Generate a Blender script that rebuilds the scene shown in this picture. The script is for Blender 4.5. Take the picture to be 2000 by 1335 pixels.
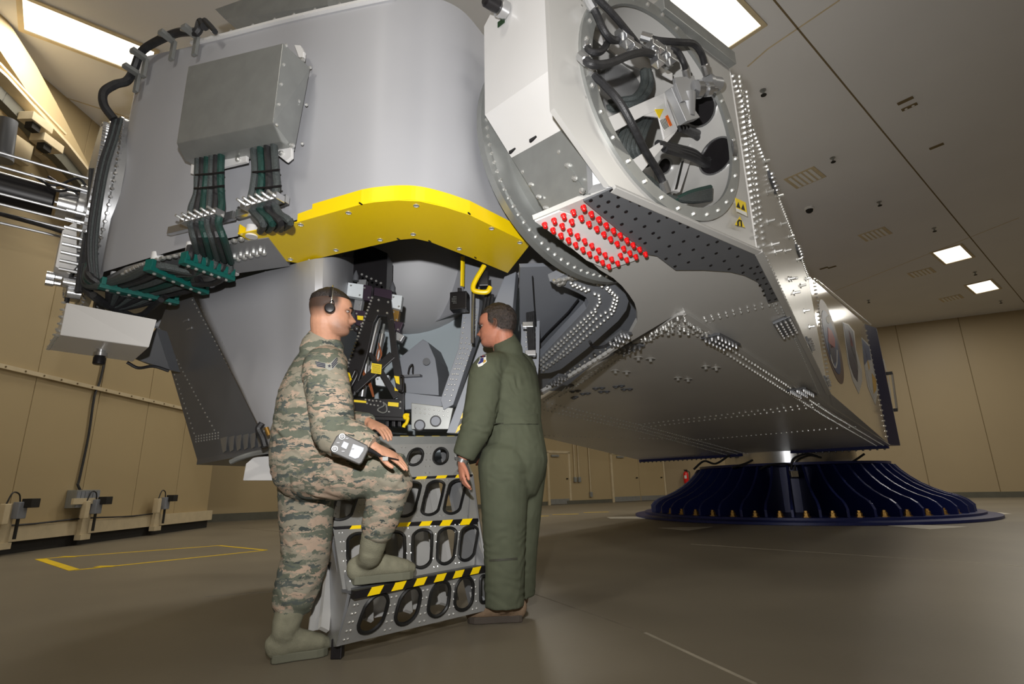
import bpy, bmesh, math, random
import numpy as np
from mathutils import Vector, Matrix, Quaternion
for o in list(bpy.data.objects): bpy.data.objects.remove(o)
scene = bpy.context.scene
COL = scene.collection
random.seed(7); rng = np.random.default_rng(7)

# ------------------------------------------------------------------ camera, exposure, lights
FOC = 1050.0; PIT = math.radians(15.0); ROL = math.radians(1.2); CH = 0.75
cam_d = bpy.data.cameras.new('camera'); cam = bpy.data.objects.new('camera', cam_d); COL.objects.link(cam)
cam_d.sensor_width = 36.0; cam_d.lens = 36.0*FOC/2000.0; cam_d.clip_end = 200
cam.matrix_world = Matrix.Translation((0, 0, CH)) @ Matrix.Rotation(math.pi/2+PIT, 4, 'X') @ Matrix.Rotation(-ROL, 4, 'Z')
scene.camera = cam
vs = scene.view_settings
vs.view_transform = 'Standard'; vs.look = 'None'; vs.gamma = 1.0; vs.use_curve_mapping = False
vs.exposure = 0.0
world = bpy.data.worlds.new('world'); scene.world = world; world.use_nodes = True
world.node_tree.nodes['Background'].inputs[0].default_value = (0.9, 0.86, 0.78, 1)
world.node_tree.nodes['Background'].inputs[1].default_value = 0.02

def lamp(name, kind, loc, energy, color=(1, 1, 1), size=0.1, rot=None, sy=None, **k):
    d = bpy.data.lights.new(name, kind); d.energy = energy; d.color = color
    if kind == 'AREA':
        d.shape = 'RECTANGLE'; d.size = size; d.size_y = sy or size
    elif kind == 'SPOT':
        d.spot_size = k.get('cone', 2.2); d.spot_blend = 0.9; d.shadow_soft_size = size
    else: d.shadow_soft_size = size
    o = bpy.data.objects.new(name, d); o.location = loc
    if rot is not None: o.rotation_euler = rot
    COL.objects.link(o); return o
ZC = 6.8
CEIL_ROT = math.radians(39.5)
U2 = np.array([math.cos(CEIL_ROT), math.sin(CEIL_ROT), 0.]); V2 = np.array([-U2[1], U2[0], 0.])
# the photographer's flash, held a little above and left of the lens
lamp('camera_flash', 'SPOT', (-0.12, 0.02, 1.22), 480, (1.0, 0.985, 0.97), 0.03, rot=(math.pi/2+math.radians(27), 0, 0.02), cone=2.3)

# ------------------------------------------------------------------ photograph pixel -> place
O3 = np.array([0, 0, CH])
def ray(px, py):
    x = px-1000.; y = 667.5-py
    c, s = math.cos(ROL), math.sin(ROL)
    x, y = c*x+s*y, -s*x+c*y
    return np.array([x, FOC*math.cos(PIT)-y*math.sin(PIT), FOC*math.sin(PIT)+y*math.cos(PIT)])/FOC
def Zp(px, py, z):
    r = ray(px, py); return O3+r*(z-CH)/r[2]
def Yp(px, py, d):
    r = ray(px, py); return O3+r*d/r[1]
def PLp(px, py, p, n):
    r = ray(px, py); return O3+r*np.dot(np.asarray(p)-O3, n)/np.dot(r, n)
def nrm(v):
    v = np.asarray(v, float); return v/np.linalg.norm(v)

# ------------------------------------------------------------------ materials
def srgb(r, g, b):
    f = lambda c: (c/255/12.92) if c/255 <= 0.04045 else ((c/255+0.055)/1.055)**2.4
    return (f(r), f(g), f(b), 1)
def M(name, col, rough=0.5, metal=0.0, var=0.08, scale=6.0, bump=0.0, bscale=120.0, spec=0.5, stretch=None, coat=0.0):
    m = bpy.data.materials.new(name); m.use_nodes = True
    nt = m.node_tree; N = nt.nodes; L = nt.links; b = N['Principled BSDF']
    tc = N.new('ShaderNodeTexCoord'); src = tc.outputs['Object']
    if stretch:
        mp = N.new('ShaderNodeMapping'); mp.inputs['Scale'].default_value = stretch
        L.new(src, mp.inputs[0]); src = mp.outputs[0]
    nz = N.new('ShaderNodeTexNoise'); nz.inputs['Scale'].default_value = scale; nz.inputs['Detail'].default_value = 4
    L.new(src, nz.inputs['Vector'])
    rp = N.new('ShaderNodeMapRange'); rp.inputs['From Min'].default_value = .3; rp.inputs['From Max'].default_value = .7
    rp.inputs['To Min'].default_value = 1-var; rp.inputs['To Max'].default_value = 1+var
    L.new(nz.outputs['Fac'], rp.inputs['Value'])
    mx = N.new('ShaderNodeVectorMath'); mx.operation = 'SCALE'; mx.inputs[0].default_value = col[:3]
    L.new(rp.outputs[0], mx.inputs['Scale']); L.new(mx.outputs[0], b.inputs['Base Color'])
    b.inputs['Roughness'].default_value = rough; b.inputs['Metallic'].default_value = metal
    b.inputs['Specular IOR Level'].default_value = spec
    if coat: b.inputs['Coat Weight'].default_value = coat
    if bump:
        n2 = N.new('ShaderNodeTexNoise'); n2.inputs['Scale'].default_value = bscale; n2.inputs['Detail'].default_value = 3
        L.new(src, n2.inputs['Vector'])
        bp = N.new('ShaderNodeBump'); bp.inputs['Strength'].default_value = bump; bp.inputs['Distance'].default_value = .01
        L.new(n2.outputs['Fac'], bp.inputs['Height']); L.new(bp.outputs[0], b.inputs['Normal'])
    return m
def EM(name, col, strength, base=(.8, .8, .8, 1)):
    m = bpy.data.materials.new(name); m.use_nodes = True
    b = m.node_tree.nodes['Principled BSDF']; b.inputs['Base Color'].default_value = base
    b.inputs['Emission Color'].default_value = col; b.inputs['Emission Strength'].default_value = strength
    return m
m_floor = M('floor_epoxy', srgb(118, 110, 95), .42, 0, .16, .55, .04, 60, .45)
m_wall = M('wall_tan', srgb(168, 149, 112), .6, 0, .03, .7)
m_wallr = M('wall_tan_sealed', srgb(160, 143, 112), .5, 0, .03, .4)
m_ceil = M('ceiling_paint', srgb(216, 216, 218), .55, 0, .03, .5)
m_base = M('baseboard_green_grey', srgb(88, 86, 74), .6)
m_trim = M('cream_trim', srgb(196, 180, 148), .5)
m_joint = M('joint_dark', srgb(112, 96, 66), .8)
m_dark = M('dark_gap', srgb(30, 28, 24), .8)
m_alu = M('brushed_aluminium', srgb(176, 177, 182), .5, .2, .03, 1.6, .02, 300)
m_alu2 = M('plain_aluminium', srgb(170, 171, 173), .38, .6, .05, 4)
m_galv = M('galvanised_sheet', srgb(150, 152, 150), .4, .5, .07, 9)
m_silver = M('machined_steel', srgb(205, 206, 208), .25, .9, .04, 5)
m_bolt = M('zinc_bolt', srgb(215, 215, 212), .28, .75, .03, 5)
m_white = M('white_powder_coat', srgb(222, 221, 220), .4, 0, .02, 2)
m_armw = M('arm_light_grey_paint', srgb(192, 191, 188), .32, .15, .03, 1.0, 0, 100, .5)
m_armd = M('arm_deck_grey_paint', srgb(214, 212, 208), .3, .05, .05, .8, 0, 100, .5)
m_dgrey = M('dark_grey_plate', srgb(104, 106, 110), .42, .25, .05, 4)
m_mgrey = M('mid_grey_panel', srgb(134, 138, 146), .45, .1, .04, 4)
m_yel = M('safety_yellow', srgb(250, 214, 12), .38, 0, .02, 3)
m_blk = M('black_anodised', srgb(30, 28, 30), .38, .2, .15, 8)
m_rub = M('cable_rubber', srgb(38, 38, 40), .5, 0, .3, 30, .2, 150)
m_rubg = M('braided_sleeve', srgb(66, 72, 72), .55, 0, .45, 160, .5, 260)
m_green = M('green_clamp', srgb(8, 92, 84), .5, 0, .08, 12)
m_teal = M('green_cable', srgb(26, 60, 54), .5, 0, .4, 120, .3, 200)
m_red = M('red_cap', srgb(228, 22, 24), .25, 0, .03, 5, coat=.4)
m_navy = M('navy_paint', srgb(26, 36, 92), .38, .1, .1, 3)
m_cream = M('cream_gloss_panel', srgb(196, 182, 156), .12, 0, .03, 1, spec=.6)
m_plum = M('plum_anodised', srgb(62, 48, 62), .4, .4, .06, 9)
m_nylon = M('white_nylon', srgb(214, 220, 224), .45)
m_copper = M('copper_wire', srgb(176, 104, 66), .4, .4)
m_brass = M('brass_nut', srgb(168, 130, 66), .35, .7)
m_ylab = M('yellow_label', srgb(238, 208, 30), .5)
m_ink = M('black_ink', srgb(26, 24, 22), .6)
m_paper = M('white_label', srgb(222, 222, 216), .5)
m_orange = M('orange_label', srgb(232, 110, 40), .5)
m_dome = M('dome_grey', srgb(186, 187, 190), .55, .1, .02, 2)
m_pale = M('pale_panel', srgb(176, 188, 194), .5, 0, .02, 2)
m_lampw = EM('fluorescent_diffuser', (1.0, .94, .80, 1), 1.5)

# ------------------------------------------------------------------ mesh builder
def wloc(p):
    v = np.zeros(3)
    while p is not None:
        v += np.array(p.location); p = p.parent
    return v
class MB:
    def __init__(s): s.v = []; s.f = []
    def add(s, vs_, fs):
        n = len(s.v); s.v += [tuple(map(float, p)) for p in vs_]; s.f += [tuple(i+n for i in f) for f in fs]; return s
    def hexa(s, a):     # 8 points: bottom loop 0-3, top loop 4-7
        return s.add(a, [(3, 2, 1, 0), (4, 5, 6, 7), (0, 1, 5, 4), (1, 2, 6, 5), (2, 3, 7, 6), (3, 0, 4, 7)])
    def box(s, c, ax, ay, az):
        c, ax, ay, az = map(np.asarray, (c, ax, ay, az))
        return s.hexa([c-ax-ay-az, c+ax-ay-az, c+ax+ay-az, c-ax+ay-az, c-ax-ay+az, c+ax-ay+az, c+ax+ay+az, c-ax+ay+az])
    def bx(s, x0, x1, y0, y1, z0, z1):
        return s.hexa([(x0, y0, z0), (x1, y0, z0), (x1, y1, z0), (x0, y1, z0), (x0, y0, z1), (x1, y0, z1), (x1, y1, z1), (x0, y1, z1)])
    def bar(s, p0, p1, w, h, up=(0, 0, 1)):
        p0, p1 = np.asarray(p0, float), np.asarray(p1, float); d = nrm(p1-p0)
        r = np.cross(d, up)
        r = nrm(r) if np.linalg.norm(r) > 1e-5 else nrm(np.cross(d, (1, 0, 0)))
        u = np.cross(r, d); return s.box((p0+p1)/2, (p1-p0)/2, r*w/2, u*h/2)
    def prism(s, pts, vec):
        n = len(pts); pts = [np.asarray(p, float) for p in pts]; vec = np.asarray(vec, float)
        return s.add(pts+[p+vec for p in pts], [tuple(range(n-1, -1, -1)), tuple(range(n, 2*n))]+[(i, (i+1) % n, n+(i+1) % n, n+i) for i in range(n)])
    def tube(s, path, r, n=8, cap=True, flat=None):
        P = [np.asarray(p, float) for p in path]; k = len(P)
        rs = r if hasattr(r, '__len__') else [r]*k
        T = [nrm(P[min(i+1, k-1)]-P[max(i-1, 0)]) for i in range(k)]
        a = np.cross(T[0], (0, 0, 1)); a = a if np.linalg.norm(a) > .1 else np.cross(T[0], (1, 0, 0)); a = nrm(a)
        V = []
        for i in range(k):
            a = nrm(a-T[i]*np.dot(a, T[i])); b = np.cross(T[i], a)
            for j in range(n):
                t = 2*math.pi*j/n; V.append(P[i]+(a*math.cos(t)+b*math.sin(t))*rs[i])
        F = [(i*n+j, i*n+(j+1) % n, (i+1)*n+(j+1) % n, (i+1)*n+j) for i in range(k-1) for j in range(n)]
        if cap: F += [tuple(range(n-1, -1, -1)), tuple(range((k-1)*n, k*n))]
        return s.add(V, F)
    def cyl(s, p0, p1, r0, r1=None, n=20): return s.tube([p0, p1], [r0, r0 if r1 is None else r1], n)
    def lathe(s, p, ax, prof, n=24, cap=True):
        p = np.asarray(p, float); ax = nrm(ax)
        return s.tube_ax([p+ax*h for r, h in prof], [r for r, h in prof], ax, n, cap)
    def tube_ax(s, P, rs, ax, n, cap=True):
        a = np.cross(ax, (0, 0, 1)); a = a if np.linalg.norm(a) > .1 else np.cross(ax, (1, 0, 0)); a = nrm(a); b = np.cross(ax, a)
        V = [P[i]+(a*math.cos(2*math.pi*j/n)+b*math.sin(2*math.pi*j/n))*rs[i] for i in range(len(P)) for j in range(n)]
        k = len(P)
        F = [(i*n+j, i*n+(j+1) % n, (i+1)*n+(j+1) % n, (i+1)*n+j) for i in range(k-1) for j in range(n)]
        if cap: F += [tuple(range(n-1, -1, -1)), tuple(range((k-1)*n, k*n))]
        return s.add(V, F)
    def bolt(s, p, nv, r=.012, h=.012, n=8):
        return s.lathe(p, nv, [(r, -.002), (r, h*.5), (r*.62, h)], n)
    def ring(s, c, ax, r0, r1, h, n=48):   # annulus of thickness h along ax
        c = np.asarray(c, float); ax = nrm(ax)
        prof = [(r0, 0), (r1, 0), (r1, h), (r0, h), (r0, 0)]
        return s.lathe(c, ax, prof, n, cap=False)
    def build(s, name, mat, parent=None, smooth=None, bevel=0):
        me = bpy.data.meshes.new(name); org = wloc(parent)
        me.from_pydata([tuple(np.asarray(v)-org) for v in s.v], [], s.f); me.validate()
        bm = bmesh.new(); bm.from_mesh(me); bmesh.ops.recalc_face_normals(bm, faces=bm.faces)
        if bevel:
            ed = [e for e in bm.edges if len(e.link_faces) == 2 and e.calc_face_angle(0) > .5]
            bmesh.ops.bevel(bm, geom=ed, offset=bevel, segments=2, profile=.6, affect='EDGES', clamp_overlap=True)
        if smooth:
            for f in bm.faces: f.smooth = True
            for e in bm.edges:
                if len(e.link_faces) == 2 and e.calc_face_angle(0) > smooth: e.smooth = False
        bm.to_mesh(me); bm.free()
        me.materials.append(mat)
        return link(name, me, parent)
SM = .6
def link(name, me, parent=None, loc=None):
    o = bpy.data.objects.new(name, me); COL.objects.link(o)
    if parent is not None: o.parent = parent
    if loc is not None: o.location = Vector(loc)-Vector(wloc(parent))
    return o
def tag(o, label, cat, group=None):
    o['label'] = label; o['category'] = cat
    if group: o['group'] = group
    return o
def struct(o): o['kind'] = 'structure'; return o
def stuff(o): o['kind'] = 'stuff'; return o
def root(name, loc, label, cat, group=None):
    o = bpy.data.objects.new(name, None); o.location = loc; o.empty_display_size = .1; COL.objects.link(o)
    return tag(o, label, cat, group)
def spline(pts, k=8):
    P = [np.asarray(p, float) for p in pts]; P = [2*P[0]-P[1]]+P+[2*P[-1]-P[-2]]; out = []
    for i in range(1, len(P)-2):
        for j in range(k):
            t = j/k; a, b, c, d = P[i-1:i+3]
            out.append(.5*((2*b)+(c-a)*t+(2*a-5*b+4*c-d)*t*t+(3*b-a-3*c+d)*t**3))
    out.append(P[-2]); return out
def lerp_pts(a, b, n): return [np.asarray(a)+(np.asarray(b)-np.asarray(a))*i/(n-1) for i in range(n)]
def along(pts, step):
    out = []; acc = 0
    for a, b in zip(pts[:-1], pts[1:]):
        a, b = np.asarray(a, float), np.asarray(b, float); L = np.linalg.norm(b-a); t = acc
        while t < L: out.append(a+(b-a)*t/L); t += step
        acc = t-L
    return out
def copies(me, name, parent, places, axis=None):
    out = []
    for p, nv in places:
        o = link(name, me, parent, p)
        if nv is not None:
            o.rotation_mode = 'QUATERNION'; o.rotation_quaternion = Vector((0, 0, 1)).rotation_difference(Vector(nv))
        out.append(o)
    return out
def proto(mb, name, mats):
    o = mb.build(name, mats, None, SM); me = o.data; bpy.data.objects.remove(o); return me
# ================================================================== THE ROOM
XL = -6.93
RW0 = Zp(1700, 641, ZC); RW1 = Zp(2000, 604, ZC)
rd = nrm(RW1-RW0)
RWa = RW0-rd*9; RWb = RW1+rd*14
bw = [np.array([-9.6, 13.4, 0]), np.array([-6.62, 15.93, 0]), np.array([1.72, 22.4, 0]), np.array([6.83, 25.6, 0])]
room = [(-9.6, 13.4), (-6.62, 15.93), (1.72, 22.4), (6.83, 25.6), (RWa[0], RWa[1]), (RWb[0], RWb[1]), (RWb[0], -9), (-9.6, -9)]
fl = MB().prism([(x, y, 0) for x, y in room], (0, 0, -.2)); o = fl.build('floor', m_floor); struct(o); floor_o = o
ce = MB().prism([(x, y, ZC) for x, y in room], (0, 0, .2)); ceil_o = struct(ce.build('ceiling', m_ceil))
def wall(name, a, b, mat, z0=0, z1=ZC, t=.2):
    a = np.array([a[0], a[1], z0], float); b = np.array([b[0], b[1], z0], float); d = nrm(b-a); n = np.array([-d[1], d[0], 0])
    return struct(MB().prism([a, b, b+n*t, a+n*t], (0, 0, z1-z0)).build(name, mat))
wall_back = wall('wall_back', room[1], room[2], m_wall)
wall_b2 = wall('wall_back_right', room[2], room[3], m_wall)
wall('wall_back_end', room[3], room[4], m_wall)
wall_right = wall('wall_right', RWa, RWb, m_wallr)
wall('wall_back_left', room[0], room[1], m_wall)
wall('wall_side', room[5], room[6], m_wall); wall('wall_rear', room[6], room[7], m_wall); wall('wall_side_left', room[7], room[0], m_wall)
def base(name, a, b, h=.14, t=.02):
    a = np.array([a[0], a[1], 0.]); b = np.array([b[0], b[1], 0.]); d = nrm(b-a); n = np.array([d[1], -d[0], 0])
    return struct(MB().prism([a, b, b+n*t, a+n*t], (0, 0, h)).build(name, m_base))
base('baseboard_back', room[1], room[2]); base('baseboard_back_right', room[2], room[3]); base('baseboard_right', RWa, RWb, .2); base('baseboard_back_left', room[0], room[1], .2)
# right wall panel joints
jn = np.array([rd[1], -rd[0], 0])
for px, py in ((1915, 800), (1775, 760)):
    p = PLp(px, py, RWa, jn); p[2] = 0
    MB().prism([p+rd*.012, p-rd*.012, p-rd*.012+jn*.004, p+rd*.012+jn*.004], (0, 0, ZC)).build('panel_joint', m_joint, wall_right)
# ---- left wall: tall sliding leaf made of wide panels
wl = struct(MB().bx(XL-.30, XL-.03, -9, 12.62, .34, ZC).build('wall_left', m_joint))
ys = [12.62-1.24*k for k in range(0, 16)]
for row, (z0, z1) in enumerate(((.36, 2.44), (2.47, ZC))):
    for a, b in zip(ys[1:], ys[:-1]):
        if b < 3: continue
        MB().bx(XL-.03, XL, a+.006, b-.006, z0, z1).build('wall_panel', m_wall, wl, bevel=.004)
MB().bx(XL, XL+.05, -9, 12.62, 2.425, 2.485).build('wall_rail', m_trim, wl)
rv = MB()
for y in np.arange(4, 12.6, .31): rv.bolt((XL+.05, y, 2.455), (1, 0, 0), .014, .012, 6)
stuff(rv.build('rail_screws', m_joint, wl))
MB().bx(XL-.02, XL+.10, -9, 12.66, .16, .36).build('bottom_rail', m_trim, wl)
MB().bx(XL-.25, XL+.04, -9, 12.6, 0.002, .16).build('floor_seal', m_dark, wl)
cb = MB().tube([(XL+.11, y, .385+.012*math.sin(y*3)) for y in np.arange(3, 11.0, .25)], .014, 6); cb.build('rail_cable', m_rub, wl)
# curved soffit and crane runway high on the left
sof = [PLp(x, y, (-6.55, 0, 0), (1, 0, 0)) for x, y in ((-60, -90), (0, 20), (70, 130), (120, 222), (168, 315), (230, 440))]
mb = MB()
for a, b in zip(sof[:-1], sof[1:]):
    mb.hexa([(-6.92, a[1], a[2]-.45), (-6.55, a[1], a[2]-.45), (-6.55, b[1], b[2]-.45), (-6.92, b[1], b[2]-.45),
             (-6.92, a[1], a[2]+.02), (-6.55, a[1], a[2]+.02), (-6.55, b[1], b[2]+.02), (-6.92, b[1], b[2]+.02)])
trim1 = struct(mb.build('trim_1', m_wall))
def runway(name, q, off, h, w, mat, par=None):
    P = [PLp(x, y, (off, 0, 0), (1, 0, 0)) for x, y in q]
    mb = MB()
    for a, b in zip(P[:-1], P[1:]): mb.bar(a, b, w, h)
    return mb.build(name, mat, par)
cr = tag(runway('crane_runway', ((-60, 135), (0, 189), (60, 250), (115, 308), (170, 372)), -6.5, .16, .12, m_base), 'dark steel crane runway rail sloping along the top of the left wall', 'rail')
runway('runway_flange', ((-60, 95), (0, 150), (60, 215), (120, 280), (172, 345)), -6.45, .04, .2, m_trim, cr)
runway('runway_conduit', ((-60, 70), (0, 125), (60, 190), (128, 262)), -6.5, .03, .03, m_trim, cr)
for i, (px, py) in enumerate(((70, 240), (92, 280))):
    p = PLp(px, py, (-6.33, 0, 0), (1, 0, 0))
    t = root('rail_bracket', p, ['upper cream bracket box hung under the crane rail', 'lower cream bracket box hung under the crane rail'][i], 'bracket', 'crane rail brackets')
    MB().box(p, (.1, 0, 0), (0, .16, 0), (0, 0, .06)).build('bracket_body', m_trim, t, bevel=.006)
    MB().box(p+np.array([.02, -.05, -.1]), (.05, 0, 0), (0, .06, 0), (0, 0, .05)).build('bracket_shoe', m_dark, t)
for i, (px, py) in enumerate(((82, 205), (96, 296), (34, 292))):
    p = PLp(px, py, (-6.85, 0, 0), (1, 0, 0))
    MB().box(p, (.06, 0, 0), (0, .16, 0), (0, 0, .16)).build('junction_box', m_trim, cr, bevel=.005)
p = PLp(8, 285, (-6.2, 0, 0), (1, 0, 0))
tag(MB().lathe(p, (.05, .05, -1), [(.10, -.35), (.10, .1), (.09, .12), (.11, .13), (.11, .2)], 20).build('duct_pipe', m_dgrey, None, SM), 'dark brown vertical pipe end at the left edge under the crane rail', 'pipe')
# conduit, terminal box and latches on the left wall
cpts = [PLp(x, y, (XL+.03, 0, 0), (1, 0, 0)) for x, y in ((207, 690), (205, 700), (195, 745), (184, 775), (173, 850), (155, 935), (152, 946), (160, 962))]
tag(MB().tube(spline(cpts, 4), .018, 8).build('wall_cable', m_rub, None, SM), 'black cable running down the tan left wall to the grey terminal box', 'cable')
tb = PLp(163, 978, (XL+.1, 0, 0), (1, 0, 0))
t = root('terminal_box', (tb[0], tb[1], tb[2]-.2), 'grey slatted terminal box on the left wall above a latch', 'box')
MB().bx(XL+.005, XL+.16, tb[1]-.24, tb[1]+.24, tb[2]-.10, tb[2]+.17).build('box_body', m_galv, t, bevel=.006)
for k in range(6):
    y = tb[1]-.2+k*.08
    MB().bx(XL+.16, XL+.17, y-.03, y+.03, tb[2]-.09, tb[2]+.15).build('slat', m_mgrey, t)
MB().bx(XL+.16, XL+.2, tb[1]-.32, tb[1]+.28, tb[2]-.045, tb[2]+.045).build('cross_strap', m_trim, t, bevel=.003)
def latch(px, py, label):
    p = PLp(px, py, (XL+.12, 0, 0), (1, 0, 0)); y = p[1]
    t = root('door_latch', (XL+.1, y, .1), label, 'latch', 'latches of the left wall door')
    MB().bx(XL+.1, XL+.17, y-.08, y+.08, .1, .66).build('latch_plate', m_trim, t, bevel=.006)
    MB().bx(XL+.17, XL+.26, y+.03, y+.17, .46, .68).build('motor_block', m_mgrey, t, bevel=.01)
    MB().bx(XL+.17, XL+.25, y-.16, y-.07, .4, .66).build('relay_box', m_trim, t, bevel=.01)
    MB().cyl((XL+.22, y+.1, .2), (XL+.22, y+.1, .46), .02).build('plunger', m_dark, t, SM)
    MB().bx(XL+.22, XL+.36, y+.1, y+.24, .6, .72).build('hinge_cap', m_dark, t, bevel=.008)
    MB().bx(XL+.1, XL+.2, y-.1, y+.1, .08, .16).build('foot_plate', m_trim, t)
    MB().tube(spline([(XL+.2, y-.1, .66), (XL+.22, y-.06, .8), (XL+.22, y+.04, .78), (XL+.2, y+.1, .68)], 5), .01, 6).build('cable_loop', m_rub, t, SM)
latch(160, 1030, 'cream door latch with black motor directly under the grey terminal box')
latch(302, 1015, 'cream door latch with cable loop standing alone near the wall end')
latch(2, 1040, 'partly cropped door latch at the far left picture edge')
# ---- doors in the back wall
def wallpt(px, py, a, b):
    a = np.asarray(a); b = np.asarray(b); d = nrm([b[0]-a[0], b[1]-a[1], 0]); n = np.array([d[1], -d[0], 0])
    return PLp(px, py, (a[0], a[1], 0), n), d, n
def door(name, pxa, pxb, top, leaves, a, b, par):
    pa, d, n = wallpt(pxa, 950, a, b); pb, _, _ = wallpt(pxb, 950, a, b); pt, _, _ = wallpt((pxa+pxb)/2, top, a, b)
    pa[2] = pb[2] = 0; h = pt[2]; w = np.linalg.norm(pb-pa)
    fr = MB()
    up = np.array([0, 0, 1.])
    for q in (pa-d*.05, pb+d*.05): fr.box(q+up*h/2+n*.02, d*.05, n*.05, up*(h/2+.05))
    fr.box((pa+pb)/2+up*(h+.05)+n*.02, d*(w/2+.1), n*.05, up*.05)
    t = struct(fr.build(name, m_trim))
    for k in range(leaves):
        c = pa+d*w*(k+.5)/leaves
        lf = MB().box(c+up*h/2+n*.02, d*(w/leaves/2-.006), n*.03, up*(h/2-.01)).build('door_leaf', m_wall, t)
        MB().box(c+up*.12+n*.055, d*(w/leaves/2-.03), n*.006, up*.1).build('kick_plate', m_galv, lf)
        hb = c+d*w/leaves*.4+up*1.0+n*.07
        MB().bar(hb-d*.05, hb+d*.05, .03, .03).bar(hb-n*.04, hb+n*.02, .03, .05).build('door_handle', m_dark, lf)
        if leaves == 1 or k == 0: MB().box(c-d*w/leaves*.2+up*(h-.1)+n*.07, d*.2, n*.04, up*.04).build('door_closer', m_galv, lf)
    return t
door('door_1', 1072, 1110, 885, 1, room[1], room[2], wall_back)
door('door_2', 1197, 1296, 888, 2, room[2], room[3], wall_b2)
cd = MB()
for px, y0, y1 in ((1122, 880, 936), (1130, 880, 936), (1153, 880, 965)):
    pa, d, n = wallpt(px, y1, room[2], room[3]); pt, _, _ = wallpt(px, y0, room[2], room[3])
    c = tag(MB().cyl(pa+n*.04, np.array([pa[0], pa[1], ZC-.2])+n*.04, .025, n=8).build('conduit_pipe', m_trim, None, SM), {1122: 'left pipe of the close pair of cream conduits between the two doors', 1130: 'right pipe of the close pair of cream conduits between the two doors', 1153: 'long single cream conduit pipe beside the double door'}[px], 'conduit', 'conduits on the back wall')
    MB().box(pa+n*.05, d*.06, n*.04, np.array([0, 0, .1])).build('switch_box', m_galv, c, bevel=.006)
# fire extinguisher
pe, d, n = wallpt(1341, 931, room[2], room[3]); pe, d, n = wallpt(1341, 931, RWa, RWb); pe = pe+n*.15
t = root('fire_extinguisher', (pe[0], pe[1], pe[2]-.3), 'red fire extinguisher hung on the far wall left of the blue pedestal', 'extinguisher')
MB().lathe(pe+np.array([0, 0, -.28]), (0, 0, 1), [(.10, 0), (.115, .03), (.115, .40), (.09, .47), (.045, .5), (.045, .52)], 20).build('cylinder', m_red, t, SM)
MB().lathe(pe+np.array([0, 0, .24]), (0, 0, 1), [(.035, 0), (.035, .05), (.02, .06)], 12).box(pe+np.array([0, 0, .31]), d*.08, n*.02, np.array([0, 0, .015])).build('valve', m_dark, t)
MB().tube(spline([pe+d*.05+np.array([0, 0, .27]), pe+d*.17+np.array([0, 0, .2]), pe+d*.15+n*.02+np.array([0, 0, -.1])], 6), .016, 8).build('hose', m_dark, t, SM)
MB().box(pe+n*.112, d*.05, n*.004, np.array([0, 0, .07])).build('label_sheet', m_paper, t)
MB().box(pe-n*.127, d*.06, n*.022, np.array([0, 0, .3])).build('wall_hook', m_dark, t)
# ---- floor marks
def strip(mb, a, b, w, z=.003):
    a = np.array(a, float); b = np.array(b, float); a[2] = b[2] = 0; d = nrm(b-a); s = np.array([d[1], -d[0], 0])*w/2
    mb.prism([a-s, b-s, b+s, a+s], (0, 0, z)); return mb
qa, qb, qc, qd = Zp(78, 1091, 0), Zp(146, 1113, 0), Zp(520, 1074, 0), Zp(428, 1065, 0)
m_tape = M('floor_tape_yellow', srgb(232, 196, 20), .5)
t = root('tape_rectangle', tuple(qa*np.array([1, 1, 0])), 'thin yellow tape rectangle marked on the floor by the left wall', 'floor marking')
for a, b, w in ((qa, qb, .10), (qb, qc, .05), (qc, qd, .05), (qd, qa, .05)): strip(MB(), a, b, w).build('tape_strip', m_tape, t)
for a in (Zp(207, 1106, 0), Zp(134, 1087, 0)): MB().box(a+np.array([0, 0, .003]), (.1, 0, 0), (0, .05, 0), (0, 0, .002)).build('tape_patch', m_tape, t)
for i, (px, py) in enumerate(((1045, 1008), (1105, 1004), (1165, 1000))):
    a = Zp(px, py, 0); tag(strip(MB(), a-np.array([.35, 0, 0]), a+np.array([.35, .1, 0]), .1).build('floor_tape', m_tape), ('short yellow floor tape dash just right of the man in green', 'middle short yellow floor tape dash near the far doors', 'short yellow floor tape dash nearest the blue pedestal')[i], 'floor marking', 'yellow floor dashes')
m_plate = M('floor_cover_plate', srgb(196, 190, 176), .45)
for q, lb in ((((1185, 1009), (1245, 1008), (1262, 1012), (1192, 1012)), 'pale floor cover plate left of the blue pedestal'), (((1285, 1030), (1392, 1028), (1345, 1035)), 'pale floor cover plate in front left of the blue pedestal'),
              (((1732, 1026), (1790, 1024), (1892, 1028), (1815, 1033)), 'pale floor cover plate in front right of the blue pedestal'), (((1890, 1001), (1955, 1000), (1976, 1003), (1905, 1005)), 'pale floor cover plate right of the blue pedestal')):
    tag(MB().prism([Zp(x, y, .004) for x, y in q], (0, 0, -.003)).build('floor_plate', m_plate), lb, 'floor plate', 'pale floor plates round the pedestal')
m_seam = M('floor_seam', srgb(112, 104, 90), .6, 0, .2, 5)
m_seam2 = M('floor_seam_pale', srgb(160, 152, 136), .5, 0, .2, 5)
for a, b, w, mm in (((1040, 1158), (1260, 1235), .012, m_seam), ((1260, 1235), (1475, 1335), .02, m_seam2), ((1350, 1062), (2000, 1105), .02, m_seam2), ((400, 1165), (560, 1152), .02, m_seam), ((470, 1030), (1000, 1085), .02, m_seam)):
    strip(MB(), Zp(*a, 0), Zp(*b, 0), w, .0015).build('floor_joint', mm, floor_o)
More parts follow.
